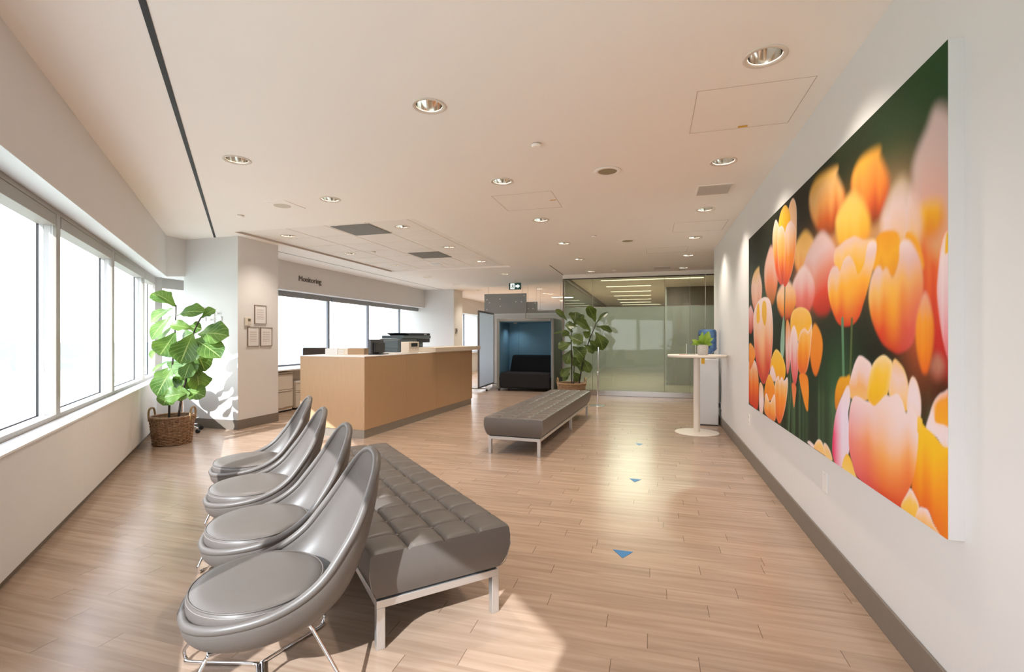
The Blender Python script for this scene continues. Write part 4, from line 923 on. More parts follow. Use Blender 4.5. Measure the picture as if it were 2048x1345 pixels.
# ------------------------------------------------------------------ lounge chairs
def make_chair(label):
    """local: x lateral, y toward the backrest, origin on the floor under the seat centre"""
    t_ = thing('lounge_chair', label, 'chair', (0, 0, 0), 0, 'taupe lounge chairs in a row')
    # spine (outer centre line) and rim curves along u
    spine = [(-.238, .312), (-.226, .272), (-.165, .236), (-.05, .216), (.09, .227), (.20, .270), (.288, .352), (.352, .498), (.398, .660), (.421, .812)]
    rim = [(-.246, .326, .0), (-.224, .329, .122), (-.14, .339, .213), (-.01, .359, .262), (.10, .394, .273), (.185, .450, .273), (.252, .530, .262), (.316, .622, .238), (.378, .738, .178), (.408, .795, .118), (.420, .818, .055), (.421, .824, .0)]
    spine.insert(9, (.410, .742)); spine.insert(10, (.417, .783))
    sp = catmull([(0, y, z) for y, z in spine], 5); rm = catmull([(x, y, z) for y, z, x in rim], 5)
    K = 9; bm = bmesh.new(); G = []
    for a_, b_ in zip(sp, rm):
        row = []
        for k in range(-K, K + 1):
            s_ = k / K; th = s_ * math.pi / 2
            x = b_.x * math.copysign(abs(math.sin(th)) ** .70, th); f_ = (1 - math.cos(th)) ** 1.1
            row.append(bm.verts.new((x, a_.y + (b_.y - a_.y) * f_, a_.z + (b_.z - a_.z) * f_)))
        G.append(row)
    for i in range(len(G) - 1):
        for k in range(2 * K): 
            vs = (G[i][k], G[i][k + 1], G[i + 1][k + 1], G[i + 1][k])
            bm.faces.new(vs)
    bmesh.ops.remove_doubles(bm, verts=bm.verts, dist=.0008)
    mb = MB(); mb.bm.free(); mb.bm = bm
    sh = mb.build('shell', 'leather', t_, smooth=True); md = sh.modifiers.new('thickness', 'SOLIDIFY'); md.thickness = .024; md.offset = 0; md.use_even_offset = False
    sh.modifiers.new('smooth', 'SUBSURF').render_levels = 1
    loop_ = [Vector((q.x, q.y, q.z)) for q in rm] + [Vector((-q.x, q.y, q.z)) for q in rm[-2:0:-1]]
    MB().tube([q + Vector((0, 0, 0)) for q in loop_], .0165, 8, closed=True).build('rim_roll', 'leather', t_, smooth=True)
    MB().tube([q + Vector((0, -.007, .0105)) for q in loop_], .0024, 6, closed=True).build('rim_stitching', 'thread', t_, smooth=True)
    # centre seam high on the backrest
    cs = [Vector((0, q.y - .0035, q.z + .001)) for q in sp if q.z > .50]
    MB().tube(cs, .002, 6).build('back_seam', 'thread', sh, smooth=True)
    # round seat cushion
    prof = [(0, .285), (.19, .285), (.225, .292), (.249, .320), (.2525, .360), (.247, .380), (.236, .391), (.20, .399), (.12, .404), (0, .406)]
    st = MB().lathe(prof, 48, c=(0, -.005, 0), sx=1.0, sy=.93).build('seat_cushion', 'leather', t_, auto=60)
    pp = [(.243 * math.cos(2 * math.pi * i / 64), -.005 + .243 * .93 * math.sin(2 * math.pi * i / 64), .3865) for i in range(64)]
    MB().tube(pp, .0035, 6, closed=True).build('piping', 'leather', st, smooth=True)
    pp = [(.249 * math.cos(2 * math.pi * i / 64), -.005 + .249 * .93 * math.sin(2 * math.pi * i / 64), .374) for i in range(64)]
    MB().tube(pp, .0013, 5, closed=True).build('stitching', 'thread', st, smooth=True)
    # chrome wire sled: front and rear rods meet in the middle
    r_ = .0068
    for sgn, yt, zt in ((-1, -.160, .229), (1, .155, .242)):
        yf = .265 * sgn; pts = []
        half = [(.15, yt, zt), (.165, yt + .022 * sgn, zt - .035), (.262, yf * .97, .06), (.272, yf, .030), (.262, yf * .97, .0095), (.235, yf * .90, .008), (.105, .022 * sgn, .008), (.085, .010 * sgn, .008), (.0, .0085 * sgn, .008)]
        full = half + [(-x, y, z) for x, y, z in half[-2::-1]]
        cur = []
        for i in range(len(full)):
            cur.append(full[i])
        MB().tube(catmull(full, 4), r_, 8).build('wire_leg', 'chrome', t_, smooth=True)
        MB().tube([(-.15, yt, zt), (0, yt, zt - .006), (.15, yt, zt)], r_, 8).build('cross_rod', 'chrome', t_, smooth=True)
    for sx_ in (-1, 1):
        MB().tube([(sx_ * .15, -.160, .229), (sx_ * .15, .155, .242)], r_, 8).build('side_rod', 'chrome', t_, smooth=True)
    return t_
chair_lab = ['lounge chair nearest the camera, first in the row, fully visible with its chrome wire base', 'second lounge chair from the camera in the row before the tufted bench', 'third lounge chair from the camera, between two others', 'farthest lounge chair of the row, nearest the reception desk']
CH_YAW = R(0)
ch = None
for lab, d_, n_ in zip(chair_lab, (2.07, 2.73, 3.43, 4.14), (.055, .07, .045, .035)):
    if ch is None: c_ = ch = make_chair(lab)
    else: c_ = copy_tree(ch); c_['label'] = lab
    c_.location = L(n_, d_); c_.rotation_euler = (0, 0, R(-45) - CH_YAW)      # local +y along the inward normal

# ------------------------------------------------------------------ reception desk
dk_o = onz(729, 878.5); dk_f = onz(943.5, 808.3); dv = dk_f - dk_o; rzd = math.atan2(dv.y, dv.x) - R(90); DL_ = dv.length + .02
dsk = thing('reception_desk', 'maple veneer reception desk with dark plinth under the raised pale counter', 'desk', dk_o, rzd)
DW, DZ = 1.02, 1.062
T = Matrix.Translation(dk_o) @ Matrix.Rotation(rzd, 4, 'Z'); Ti = T.inverted()
MB().box(-DW + .02, -.012, .012, DL_ - .02, 0, .11).build('toe_kick', 'toekick', dsk)
MB().box(-DW, 0, 0, .10, .11, DZ - .012).build('end_panel', 'veneer', dsk, bevel=.001)
sm = [.10, 1.02, 1.98, 2.95, DL_]
for a_, b_ in zip(sm, sm[1:]): MB().box(-.10, 0, a_ + .0015, b_ - .0015, .11, DZ - .012).build('front_panel', 'veneer', dsk, bevel=.001)
MB().box(-DW, -.10, .10, DL_, .11, DZ - .012).build('carcass', 'veneer', dsk)
MB().box(-DW - .003, .003, -.003, DL_, DZ - .012, DZ).build('worktop', 'white', dsk, bevel=.002)
s0 = Ti @ onX(873, 705, dk_o.x + .2); 
rr_ = ray(873, 704.8); k_ = (DZ - EYE) / rr_.z
# raised counter: near end where its edge starts on the front face
ys = (Ti @ onX(873, 700, -3.38)).y
ye = (Ti @ onX(959, 694, -3.33)).y
rc = MB().box(-.42, .065, ys, ye, .001, .075).build('raised_counter', 'topwood', None, bevel=.003); rc.location = T @ Vector((0, 0, DZ)); rc.rotation_euler = (0, 0, rzd); tag(rc, 'pale raised counter slab lying on the far half of the reception desk', 'counter')
def dpt(x, y, z=DZ): return T @ Vector((x, y, z))
def on_desk(px, xl_):          # local y of a photo column on the desk line x = xl_
    r2 = ray(px, 700); a0 = Ti @ EYEV; dq = Ti.to_3x3() @ r2; return (a0 + dq * ((xl_ - a0.x) / dq.x)).y
# monitor seen from behind
y0, y1 = on_desk(736, -.22), on_desk(777, -.22)
mo = thing('computer_monitor', 'black computer monitor turned away, standing on the reception desk', 'monitor', dpt(-.22, (y0 + y1) / 2), rzd + R(8))
MB().box(-.10, .10, -.12, .12, 0, .014).build('foot', 'black', mo, bevel=.004); MB().box(-.02, .02, -.035, .035, .014, .09).build('stand', 'black', mo)
MB().box(-.055, -.015, -.20, .20, .012, .215).build('screen_frame', mat('monitor_grey', (0.06, 0.06, 0.068), .45), mo, bevel=.008); MB().box(-.015, .022, -.145, .17, .022, .175).build('rear_housing', 'black', mo, bevel=.012); MB().box(-.0565, -.055, -.185, .185, .03, .2).build('display', 'black', mo)
# printer
y0, y1 = on_desk(777, -.62), on_desk(842, -.62)
pr = thing('printer', 'grey multifunction printer on the reception desk with raised dark scanner lid', 'printer', dpt(-.665, (y0 + y1) / 2 + .03), rzd)
hw = (y1 - y0) / 2
MB().box(-.20, .20, -hw, hw * .55, 0, .07).build('paper_tray', 'teal', pr, bevel=.004); MB().box(.2, .203, -.02, .12, .02, .055).build('tray_handle', 'black', pr)
w = MB(); w.prism([(-hw, .07), (hw * .55, .07), (hw * .55, .18), (hw * .7, .21), (-hw * .75, .225), (-hw, .19)], -.2, .2, Matrix(((0, 0, 1, 0), (1, 0, 0, 0), (0, 1, 0, 0), (0, 0, 0, 1)))); w.build('body', 'teal', pr, bevel=.004)
MB().box(.2, .202, -hw * .8, hw * .5, .135, .15).build('output_slot', 'black', pr)
MB().box(-.19, .21, hw * .15, hw * 1.0, .155, .225).build('control_block', 'navy', pr, bevel=.006); MB().box(-.20, .215, -hw * .72, hw * 1.05, .226, .275).build('scanner', 'teal', pr, bevel=.004)
w = MB(); w.prism([(-hw * .55, .318), (hw * 1.05, .318), (hw * 1.05, .276), (-hw * .3, .276)], -.18, .2, Matrix(((0, 0, 1, 0), (1, 0, 0, 0), (0, 1, 0, 0), (0, 0, 0, 1)))); w.build('document_feeder', 'navy', pr, bevel=.004)
MB().box(.2005, .2025, hw * .62, hw * .8, .286, .31).build('display', mat('printer_lcd', (0.35, 0.36, 0.42), .3), pr)
# cream terminal
y0, y1 = on_desk(818, -.06), on_desk(838, -.06)
te = thing('desk_terminal', 'cream box terminal with black display before the printer', 'terminal', dpt(-.13, (y0 + y1) / 2), rzd)
hw = (y1 - y0) / 2; MB().box(-.07, .07, -hw, hw, 0, .175).build('body', 'cream', te, bevel=.006); MB().box(.07, .0725, -hw * .55, hw * .68, .10, .155).build('display', 'black', te); MB().box(.07, .071, -hw * .9, hw * .9, .078, .082).build('groove', 'base', te)
MB().box(-.10, .12, -.16, .16, 0, .012).build('paper_pile', 'paper', None); pp_ = bpy.data.objects['paper_pile']; pp_.location = dpt(-.16, on_desk(795, -.12) - .02); pp_.rotation_euler = (0, 0, rzd); tag(pp_, 'small pile of white paper before the printer', 'paper')
# organiser box
y0, y1 = on_desk(663, -.85), on_desk(732, -.62)
bx = thing('file_organiser', 'low pale and brown file organiser at the near end of the desk top', 'organiser', dpt(-.66, .55), rzd + R(14))
MB().box(-.30, -.12, -.1, .1, 0, .085).build('white_box', 'paper', bx, bevel=.002); MB().box(-.115, -.02, -.1, .1, 0, .083).build('label_box', 'cream', bx, bevel=.002); MB().box(-.018, .03, -.1, .1, 0, .086).build('divider', 'topwood', bx); MB().box(.032, .27, -.1, .1, 0, .088).build('brown_box', mat('kraft', (0.40, 0.26, 0.15), .7), bx, bevel=.002)
w = MB()
for k in range(2): w.box(-.105, -.03, -.1015, -.1, .015 + .034 * k, .037 + .034 * k)
w.build('label_print', 'notice', bx)
# office chair behind the desk
oc = thing('office_chair', 'dark brown office chair back showing over the desk end', 'chair', (onY(639, 700, 7.1).x, 7.1, 0), R(200))
MB().lathe([(.0, .42), (.22, .42), (.245, .45), (.24, .48), (0, .49)], 28).build('seat', 'charcoal', oc, auto=50)
bk = mat('brown_mesh', (0.05, 0.04, 0.034), .7)
MB().box(-.20, .20, .20, .25, .62, 1.135).build('backrest', bk, oc, bevel=.03, seg=4); MB().tube([(0, .0, .42), (0, .26, .44), (0, .27, .75)], .02, 8).build('back_bar', 'black', oc, smooth=True); MB().cyl((0, 0, .06), (0, 0, .42), .025).build('gas_lift', 'chrome', oc, auto=40)
for k in range(5):
    a_ = 2 * math.pi * k / 5; lg = MB().tube([(0, 0, .09), (.27 * math.cos(a_), .27 * math.sin(a_), .065)], .016, 8).build('base_arm', 'black', oc, smooth=True)
    MB().lathe([(.0, -.012), (.027, -.012), (.027, .012), (0, .012)], 16, mtx=Matrix.Translation((.27 * math.cos(a_), .27 * math.sin(a_), .027)) @ Matrix.Rotation(a_, 4, 'Z') @ Matrix.Rotation(R(90), 4, 'X'), caps=False).build('caster', 'black', lg)
# filing cabinets under the window counter
fc_ = thing('filing_cabinet', 'cream two-drawer filing cabinet beside the near column', 'cabinet', (-6.40, 6.80, 0))
MB().box(-.2, .235, -.48, .43, .03, .70).build('body', 'cream', fc_, bevel=.003); MB().box(-.19, .225, -.47, .42, 0, .03).build('plinth', 'black', fc_)
for z0_, z1_ in ((.085, .385), (.395, .695)):
    dd_ = MB().box(.235, .252, -.475, .425, z0_, z1_).build('drawer', 'cream', fc_, bevel=.002); MB().box(.252, .256, -.46, .40, z1_ - .035, z1_ - .022).build('handle', 'toekick', dd_)
fc_ = thing('pedestal_cabinet', 'lower cream pedestal cabinet half hidden by the desk end', 'cabinet', (-6.30, 7.52, 0))
MB().box(-.3, .12, -.2, .22, .03, .50).build('body', 'cream', fc_, bevel=.003); MB().box(-.32, .125, -.2, .222, .50, .515).build('top', 'white', fc_); MB().box(-.29, .11, -.19, .21, 0, .03).build('plinth', 'black', fc_)
for z0_, z1_ in ((.05, .335), (.345, .495)):
    dd_ = MB().box(.12, .137, -.195, .215, z0_, z1_).build('drawer', 'cream', fc_, bevel=.002); MB().box(.137, .141, -.18, .2, z1_ - .03, z1_ - .02).build('handle', 'toekick', dd_)
    if z0_ > .2: MB().lathe([(0, 0), (.008, 0), (.008, .004), (0, .004)], 12, mtx=Matrix.Translation((.137, -.06, .42)) @ Matrix.Rotation(R(90), 4, 'Y'), caps=False).build('lock', 'black', dd_)

# ------------------------------------------------------------------ booth sofa, partitions
b0 = onz(993, 782); bx0 = b0.x; bw = onY(1108, 700, b0.y).x - bx0
bo = thing('booth_sofa', 'high-backed grey booth with blue lining and black sofa seat', 'sofa', (bx0, b0.y, 0))
BH, BD, th = 1.765, .92, .07
MB().box(0, th, 0, BD, .05, BH).build('side_wall', 'greyfelt', bo, bevel=.015); MB().box(bw - th, bw, 0, BD, .05, BH).build('side_wall', 'greyfelt', bo, bevel=.015)
MB().box(th, bw - th, BD - th, BD, .05, BH - th).build('back_wall', 'greyfelt', bo); MB().box(th - .001, bw - th + .001, 0, BD, BH - th, BH).build('roof', 'greyfelt', bo, bevel=.015)
lz = [(th, th + .012, .02, BD - th), (bw - th - .012, bw - th, .02, BD - th), (th + .012, bw - th - .012, BD - th - .012, BD - th)]
for q in lz: MB().box(*q, .35, BH - th).build('lining', 'blue', bo)
w = MB(); w.box(th + .012, bw - th - .012, .02, BD - th - .012, BH - th - .012, BH - th); w.build('lining', 'blue', bo)
MB().box(th + .24, th + .27, BD - th - .02, BD - th - .012, .8, BH - th - .02).build('lining_seam', 'blue', bo)
MB().lathe([(0, -.02), (.05, -.02), (.055, 0)], 20, c=(.34, .5, BH - th - .013), caps=False).build('reading_lamp', 'ringtrim', bo)
ld = bpy.data.lights.new('booth_lamp', 'SPOT'); ld.energy = 4; ld.color = (.9, .97, 1); ld.spot_size = R(140); ld.spot_blend = .8; ld.shadow_soft_size = .05
lo_ = bpy.data.objects.new('lamp', ld); C.objects.link(lo_); lo_.parent = bo; lo_.location = (.34, .5, BH - th - .05)
st = MB().box(th + .015, bw - th - .015, .0, BD - th - .02, .07, .455).build('seat', 'charcoal', bo, bevel=.045, seg=4)
MB().hexa([(th + .14, .42, .44), (bw - th - .015, .42, .44), (bw - th - .015, BD - th - .03, .44), (th + .14, BD - th - .03, .44), (th + .18, .54, .86), (bw - th - .015, .54, .86), (bw - th - .015, BD - th - .03, .86), (th + .18, BD - th - .03, .86)]).build('backrest', 'blackfab', bo, bevel=.04, seg=4)
for x, y in ((.05, .05), (bw - .05, .05), (.05, BD - .06), (bw - .05, BD - .06), (.3, .06)): MB().cyl((x, y, 0), (x, y, .06), .02, seg=12).build('foot', 'black', bo)

a_, b_ = onz(954, 783), onz(984, 772)
pb = thing('mobile_board', 'pale blue-grey mobile board on wheels between the desk end and the booth', 'partition', (a_.x, (a_.y + b_.y) / 2, 0), math.atan2(b_.y - a_.y, b_.x - a_.x) - R(90))
hl = (b_ - a_).length / 2
bd_ = MB().box(-.014, .014, -hl + .03, hl - .03, .10, 1.93).build('board', 'whiteboard', pb); bd_.data.materials.append(M['acrylic'])
for f_ in bd_.data.polygons:
    if f_.normal.x < .5: f_.material_index = 1
fr = MB(); fr.box(-.02, .02, -hl, hl, 1.92, 1.965).box(-.02, .02, -hl, -hl + .03, .07, 1.92).box(-.02, .02, hl - .03, hl, .07, 1.92).box(-.02, .02, -hl, hl, .065, .10); fr.build('frame', mat('board_frame', (0.13, 0.12, 0.12), .4), pb)
for s_ in (-1, 1):
    f_ = MB().box(-.22, .22, s_ * (hl - .03) - .015, s_ * (hl - .03) + .015, .05, .075).build('foot', 'frame', pb)
    for sx_ in (-.2, .2): MB().lathe([(0, -.012), (.025, -.012), (.025, .012), (0, .012)], 16, mtx=Matrix.Translation((sx_, s_ * (hl - .03), .026)) @ Matrix.Rotation(R(90), 4, 'X'), caps=False).build('wheel', 'black', f_)
PY = 12.62
a_, m_, b_ = onY(985, 700, PY).x, onY(1052, 700, PY).x, onY(1140, 700, PY).x
b_ = min(b_, GX - .05)
pt = thing('screen_partition', 'white framed two-panel partition standing behind the booth', 'partition', (a_, PY, 0))
for x0_, x1_ in ((0, m_ - a_ - .006), (m_ - a_ + .006, b_ - a_)):
    f_ = MB().box(x0_, x0_ + .05, -.02, .02, 0, 1.96).box(x1_ - .05, x1_, -.02, .02, 0, 1.96).box(x0_ + .05, x1_ - .05, -.02, .02, 1.91, 1.96).box(x0_ + .05, x1_ - .05, -.02, .02, 0, .08).build('frame', 'white', pt)
    MB().box(x0_ + .05, x1_ - .05, -.008, .008, .08, 1.91).build('infill', mat('pale_infill', (0.78, 0.75, 0.72), .5), f_)

# ------------------------------------------------------------------ right side: high table, cooler, plant
tb = Vector((.602, 7.06, 0))
t_ = thing('high_table', 'round white high table on a single post next to the right wall', 'table', tb)
MB().lathe([(0, 1.035), (.375, 1.035), (.384, 1.043), (.384, 1.062), (.379, 1.067), (0, 1.067)], 64).build('table_top', 'ivory', t_, auto=50)
MB().cyl((0, 0, .02), (0, 0, 1.035), .043, seg=28).build('post', 'ivory', t_, auto=40)
MB().lathe([(0, 0), (.285, 0), (.288, .006), (.28, .014), (.06, .02), (0, .02)], 56).build('base_plate', 'ivory', t_, auto=30)
TT = 1.067
q = onY(1405.5, 712, tb.y - .12)
p_ = thing('potted_plant', 'small leafy plant in a woven white pot on the high table', 'plant', (q.x, tb.y - .12, TT + .001))
MB().lathe([(0, 0), (.058, 0), (.068, .02), (.071, .135), (.066, .138), (.063, .12), (0, .12)], 36).build('pot', 'potweave', p_, auto=40); MB().lathe([(0, .121), (.062, .121)], 20, caps=False).build('soil', 'soil', p_)

def leaf_mesh(mb, base, tip, nrm, wid, droop=.12, fold=.10, seed=0, wav=.03, fiddle=True):
    r2 = random.Random(seed); base, tip = Vector(base), Vector(tip); ax = tip - base; ln = ax.length; ax.normalize()
    nrm = (nrm - ax * nrm.dot(ax)).normalized(); side = ax.cross(nrm); uvl = mb.bm.loops.layers.uv.verify()
    NS, NW_ = 12, 8; G = []
    ph = r2.random() * 6
    for i in range(NS + 1):
        s_ = i / NS
        if fiddle: wf = (.30 * math.sin(math.pi * min(1, s_ / .55)) * (s_ < .55) if False else 0) or None
        if fiddle:
            wf = .5 * (1.02 * math.sin(math.pi * s_ ** 1.25) ** .62 * (.52 + .48 * (1 / (1 + math.exp(-(s_ - .42) * 11)))))
        else: wf = .5 * math.sin(math.pi * s_ ** .85) ** .8
        row = []
        for j in range(NW_ + 1):
            v_ = j / NW_ * 2 - 1
            up_ = -droop * ln * (s_ - .45) ** 2 * 2.2 + fold * wid * (abs(v_) ** 1.3) * wf * 2 - .0
            up_ += wav * wid * math.sin(s_ * 17 + ph + (1.6 if v_ > 0 else 0)) * abs(v_) ** 2
            q_ = base + ax * (ln * s_) + side * (v_ * wid * wf * (1 + .05 * math.sin(s_ * 23 + ph * 2))) + nrm * up_
            row.append((mb.bm.verts.new(q_), j / NW_, s_))
        G.append(row)
    for i in range(NS):
        for j in range(NW_):
            vs = (G[i][j], G[i][j + 1], G[i + 1][j + 1], G[i + 1][j])
            f_ = mb.bm.faces.new([v[0] for v in vs])
            for lp, v in zip(f_.loops, vs): lp[uvl].uv = (v[1], v[2])
w = MB(); rl = random.Random(11)
for k, (dx_, dz_, ln, wd_) in enumerate(((-.13, .085, .10, .075), (-.04, .13, .12, .07), (.075, .19, .15, .10), (.11, .10, .11, .07), (-.09, .03, .10, .06), (.03, .07, .09, .065), (-.14, .02, .10, .06), (.12, .02, .08, .06), (-.02, .18, .1, .06))):
    leaf_mesh(w, (dx_ * .25, -.01 + .02 * rl.uniform(-1, 1), .125 + .02 * k % .04), (dx_, -.03 + rl.uniform(-.05, .05), .13 + dz_), Vector((rl.uniform(-.5, .5), -1, .6)), wd_, .3, .12, k, .03, False)
w.build('foliage', 'pothos', p_, smooth=True)
q = onY(1382, 712, tb.y - .02)
h_ = thing('sign_holder', 'clear acrylic sign holder on the high table left of the plant', 'sign holder', (q.x, tb.y - .02, TT))
MB().box(-.06, .06, -.03, .03, 0, .004).build('foot', 'acrylic', h_); MB().box(-.06, -.055, -.003, .003, .004, .15).box(.055, .06, -.003, .003, .004, .15).build('edge', 'reveal', h_); MB().box(-.055, .055, -.002, .002, .004, .15).build('pane', 'acrylic', h_)
q = onY(1369, 712, tb.y); h_ = MB().box(-.07, .03, -.04, .04, 0, .004).build('leaflet', mat('red_leaflet', (0.5, 0.2, 0.15), .6)); h_.location = (q.x, tb.y - .05, TT + .001); tag(h_, 'flat reddish leaflet lying on the high table', 'leaflet')
q = onY(1406, 722, tb.y - .30)
tgm = MB().box(-.022, .022, -.0015, .0015, -.075, 0).build('hanging_tag', 'yellow'); tgm.location = (q.x, tb.y - .30, 1.034); tag(tgm, 'orange paper tag hanging under the high table top', 'tag')
# water cooler
c0, c1 = onz(1403, 854), onz(1438, 854)
cw_ = .30
wc = thing('water_cooler', 'white water cooler standing behind the high table at the wall', 'water cooler', (.815, 7.83, 0))
MB().box(-.14, .14, -.16, .17, .015, .98).build('body', mat('cooler_white', (0.72, 0.73, 0.74), .35), wc, bevel=.012, seg=3); MB().box(-.13, .13, -.15, .16, 0, .015).build('plinth', 'black', wc); MB().box(-.152, -.14, -.13, .13, .55, .86).build('dispenser_recess', 'black', wc); MB().lathe([(.12, .98), (.125, 1.03), (.10, 1.05), (.06, 1.05)], 36).build('collar', 'white', wc, auto=40)
for s_ in (-.05, .05): MB().cyl((-.152, s_, .80), (-.175, s_, .78), .012, seg=12).build('tap', 'white', wc)
wb = thing('water_bottle', 'blue plastic water bottle upside down on the water cooler', 'bottle', (.815, 7.83, 1.051))
MB().lathe([(.05, .0), (.09, .03), (.130, .075), (.140, .09), (.132, .10), (.132, .165), (.128, .172), (.132, .18), (.132, .245), (.128, .252), (.132, .26), (.132, .335), (.12, .365), (.10, .378), (0, .372)], 48).build('shell', 'bottle', wb, auto=40)
MB().box(-.01, .025, -.145, -.122, .10, .26).build('handle', 'bottledark', wb, bevel=.006); MB().box(-.125, -.10, -.10, -.07, .20, .30).build('cap_mark', 'bottledark', wb)
MB().tube(catmull([(.141, .17, .92), (.159, .15, .7), (.157, .15, .45), (.167, .07, .25), (.159, -.08, .30)], 6), .004, 6).build('power_cord', 'black', wc, smooth=True); MB().box(.135, .172, -.11, -.07, .28, .33).build('plug', 'black', wc)
q = Vector((RX, 7.72, .33)); t_ = thing('power_outlet', 'white outlet behind the high table where the cord plugs in', 'outlet', (RX, 7.74, .24)); MB().box(-.006, 0, -.04, .04, 0, .12).build('plate', 'white', t_, bevel=.002)

# chrome stand before the glass office
q = onz(1195, 812)
cs_ = thing('chrome_stand', 'slender chrome floor stand on a square plate before the glass office', 'stand', (q.x, q.y, 0))
MB().box(-.135, .135, -.135, .135, 0, .008).build('base_plate', 'steel', cs_, bevel=.003); MB().cyl((0, 0, .008), (.012, 0, .62), .016, seg=14).build('lower_post', 'chrome', cs_, auto=40); MB().cyl((.012, 0, .62), (.018, 0, 1.12), .011, seg=14).build('upper_post', 'chrome', cs_, auto=40); MB().lathe([(.017, .60), (.021, .61), (.021, .65), (.017, .66)], 16, c=(.012, 0, 0)).build('clamp', 'steel', cs_, auto=40)

q = onY(1411, 655, 10.6); hc_ = thing('hanging_ball', 'small ball on a thin pale cord hanging before the right end of the glass office', 'pendant', (q.x, 10.6, q.z)); MB().cyl((0, 0, .02), (0, 0, CEIL - q.z), .0035, seg=8).build('cord', 'reveal', hc_); MB().lathe([(0, -.02), (.014, -.014), (.02, 0), (.014, .014), (0, .02)], 16).build('ball', 'chrome', hc_, smooth=True)
# floor arrows
for lab, pts in (('blue triangle floor sticker nearest the camera', ((1226, 1100), (1266.5, 1105), (1245, 1117.5))), ('middle blue triangle floor sticker on the walkway', ((1258.5, 957.5), (1283, 960), (1269, 965.5))), ('farthest blue triangle floor sticker on the walkway', ((1270.5, 887.2), (1286, 888.5), (1278, 891.5)))):
    ps = [onz(*q) for q in pts]; c_ = sum(ps, Vector()) / 3
    o_ = MB().prism([(v.x - c_.x, v.y - c_.y) for v in ps], .0005, .0016).build('floor_arrow', 'bluetape'); o_.location = (c_.x, c_.y, 0); tag(o_, lab, 'floor sticker', 'blue floor arrows')

# ------------------------------------------------------------------ stool behind the near fig
sp_ = onz(383, 848); sp_ = Vector((-6.17, 5.12, 0))
so_ = thing('drafting_stool', 'chrome wheeled stool hidden behind the near fig basket', 'stool', sp_, R(20))
MB().lathe([(0, .60), (.17, .60), (.185, .62), (.185, .66), (.17, .675), (0, .68)], 32).build('seat', 'paper', so_, auto=50); MB().cyl((0, 0, .08), (0, 0, .6), .022, seg=14).build('gas_lift', 'chrome', so_, auto=40)
MB().tube([(.19 * math.cos(2 * math.pi * i / 36), .19 * math.sin(2 * math.pi * i / 36), .20) for i in range(36)], .010, 8, closed=True).build('foot_ring', 'chrome', so_, smooth=True)
for k in range(5):
    a_ = 2 * math.pi * k / 5 - .25; lg = MB().tube([(0, 0, .10), (.12 * math.cos(a_), .12 * math.sin(a_), .105), (.25 * math.cos(a_), .25 * math.sin(a_), .068)], .014, 8).build('base_arm', 'chrome', so_, smooth=True)
    MB().lathe([(0, -.014), (.027, -.014), (.027, .014), (0, .014)], 16, mtx=Matrix.Translation((.25 * math.cos(a_), .25 * math.sin(a_), .0275)) @ Matrix.Rotation(a_, 4, 'Z') @ Matrix.Rotation(R(90), 4, 'X'), caps=False).build('caster', 'black', lg)
w = MB()
for k in range(2):
    w.tube([(0, 0, .2), (.19 * math.cos(k * math.pi / 2), .19 * math.sin(k * math.pi / 2), .2)], .006, 6); w.tube([(0, 0, .2), (-.19 * math.cos(k * math.pi / 2), -.19 * math.sin(k * math.pi / 2), .2)], .006, 6)
w.build('ring_spokes', 'chrome', so_, smooth=True)

# ------------------------------------------------------------------ fiddle leaf figs
def basket(parent, r0, r1, h, wick, sx_=1.0, handles=True):
    w = MB(); k = 26; rows = int(h / .017)
    # woven wall: horizontal strands weaving around uprights
    bk_ = MB().lathe([(0, .004), (r0 - .012, .004), (r1 - .014, h - .01), (r1 - .03, h - .01), (r0 - .03, .03), (0, .03)], 40, sx=sx_).build('basket', wick, parent, auto=40)
    for j in range(rows):
        z = .012 + (h - .02) * j / (rows - 1); rr_ = r0 + (r1 - r0) * z / h; pts = []
        for i in range(k * 4):
            a_ = 2 * math.pi * i / (k * 4); rad = rr_ + .006 * math.sin(a_ * k / 2 + math.pi * j); pts.append((rad * sx_ * math.cos(a_), rad * math.sin(a_), z + .002 * math.sin(a_ * 3 + j)))
        w.tube(pts, .0088, 5, closed=True)
    o_ = w.build('weave', wick, bk_, smooth=True); o_['kind'] = 'stuff'
    w = MB()
    for i in range(k):
        a_ = 2 * math.pi * (i + .5) / k; w.tube([(r0 * sx_ * math.cos(a_) * 1.01, r0 * math.sin(a_) * 1.01, .01), (r1 * sx_ * math.cos(a_) * 1.015, r1 * math.sin(a_) * 1.015, h - .005)], .006, 5)
    o_ = w.build('uprights', wick, bk_, smooth=True); o_['kind'] = 'stuff'
    MB().tube([(r1 * sx_ * math.cos(2 * math.pi * i / 48), r1 * math.sin(2 * math.pi * i / 48), h) for i in range(48)], .015, 8, closed=True).build('rim', wick, bk_, smooth=True)
    if handles:
        for s_ in (-1, 1):
            pts = [(s_ * r1 * sx_ * .97, -.075, h - .05), (s_ * r1 * sx_, -.07, h + .05), (s_ * r1 * sx_, -.04, h + .10), (s_ * r1 * sx_, .04, h + .10), (s_ * r1 * sx_, .07, h + .05), (s_ * r1 * sx_ * .97, .075, h - .05)]
            MB().tube(catmull(pts, 6), .012, 8).build('handle', 'rope', bk_, smooth=True)
    MB().lathe([(0, h - .06), (r1 - .035, h - .06)], 32, sx=sx_, caps=False).build('soil', 'soil', parent)
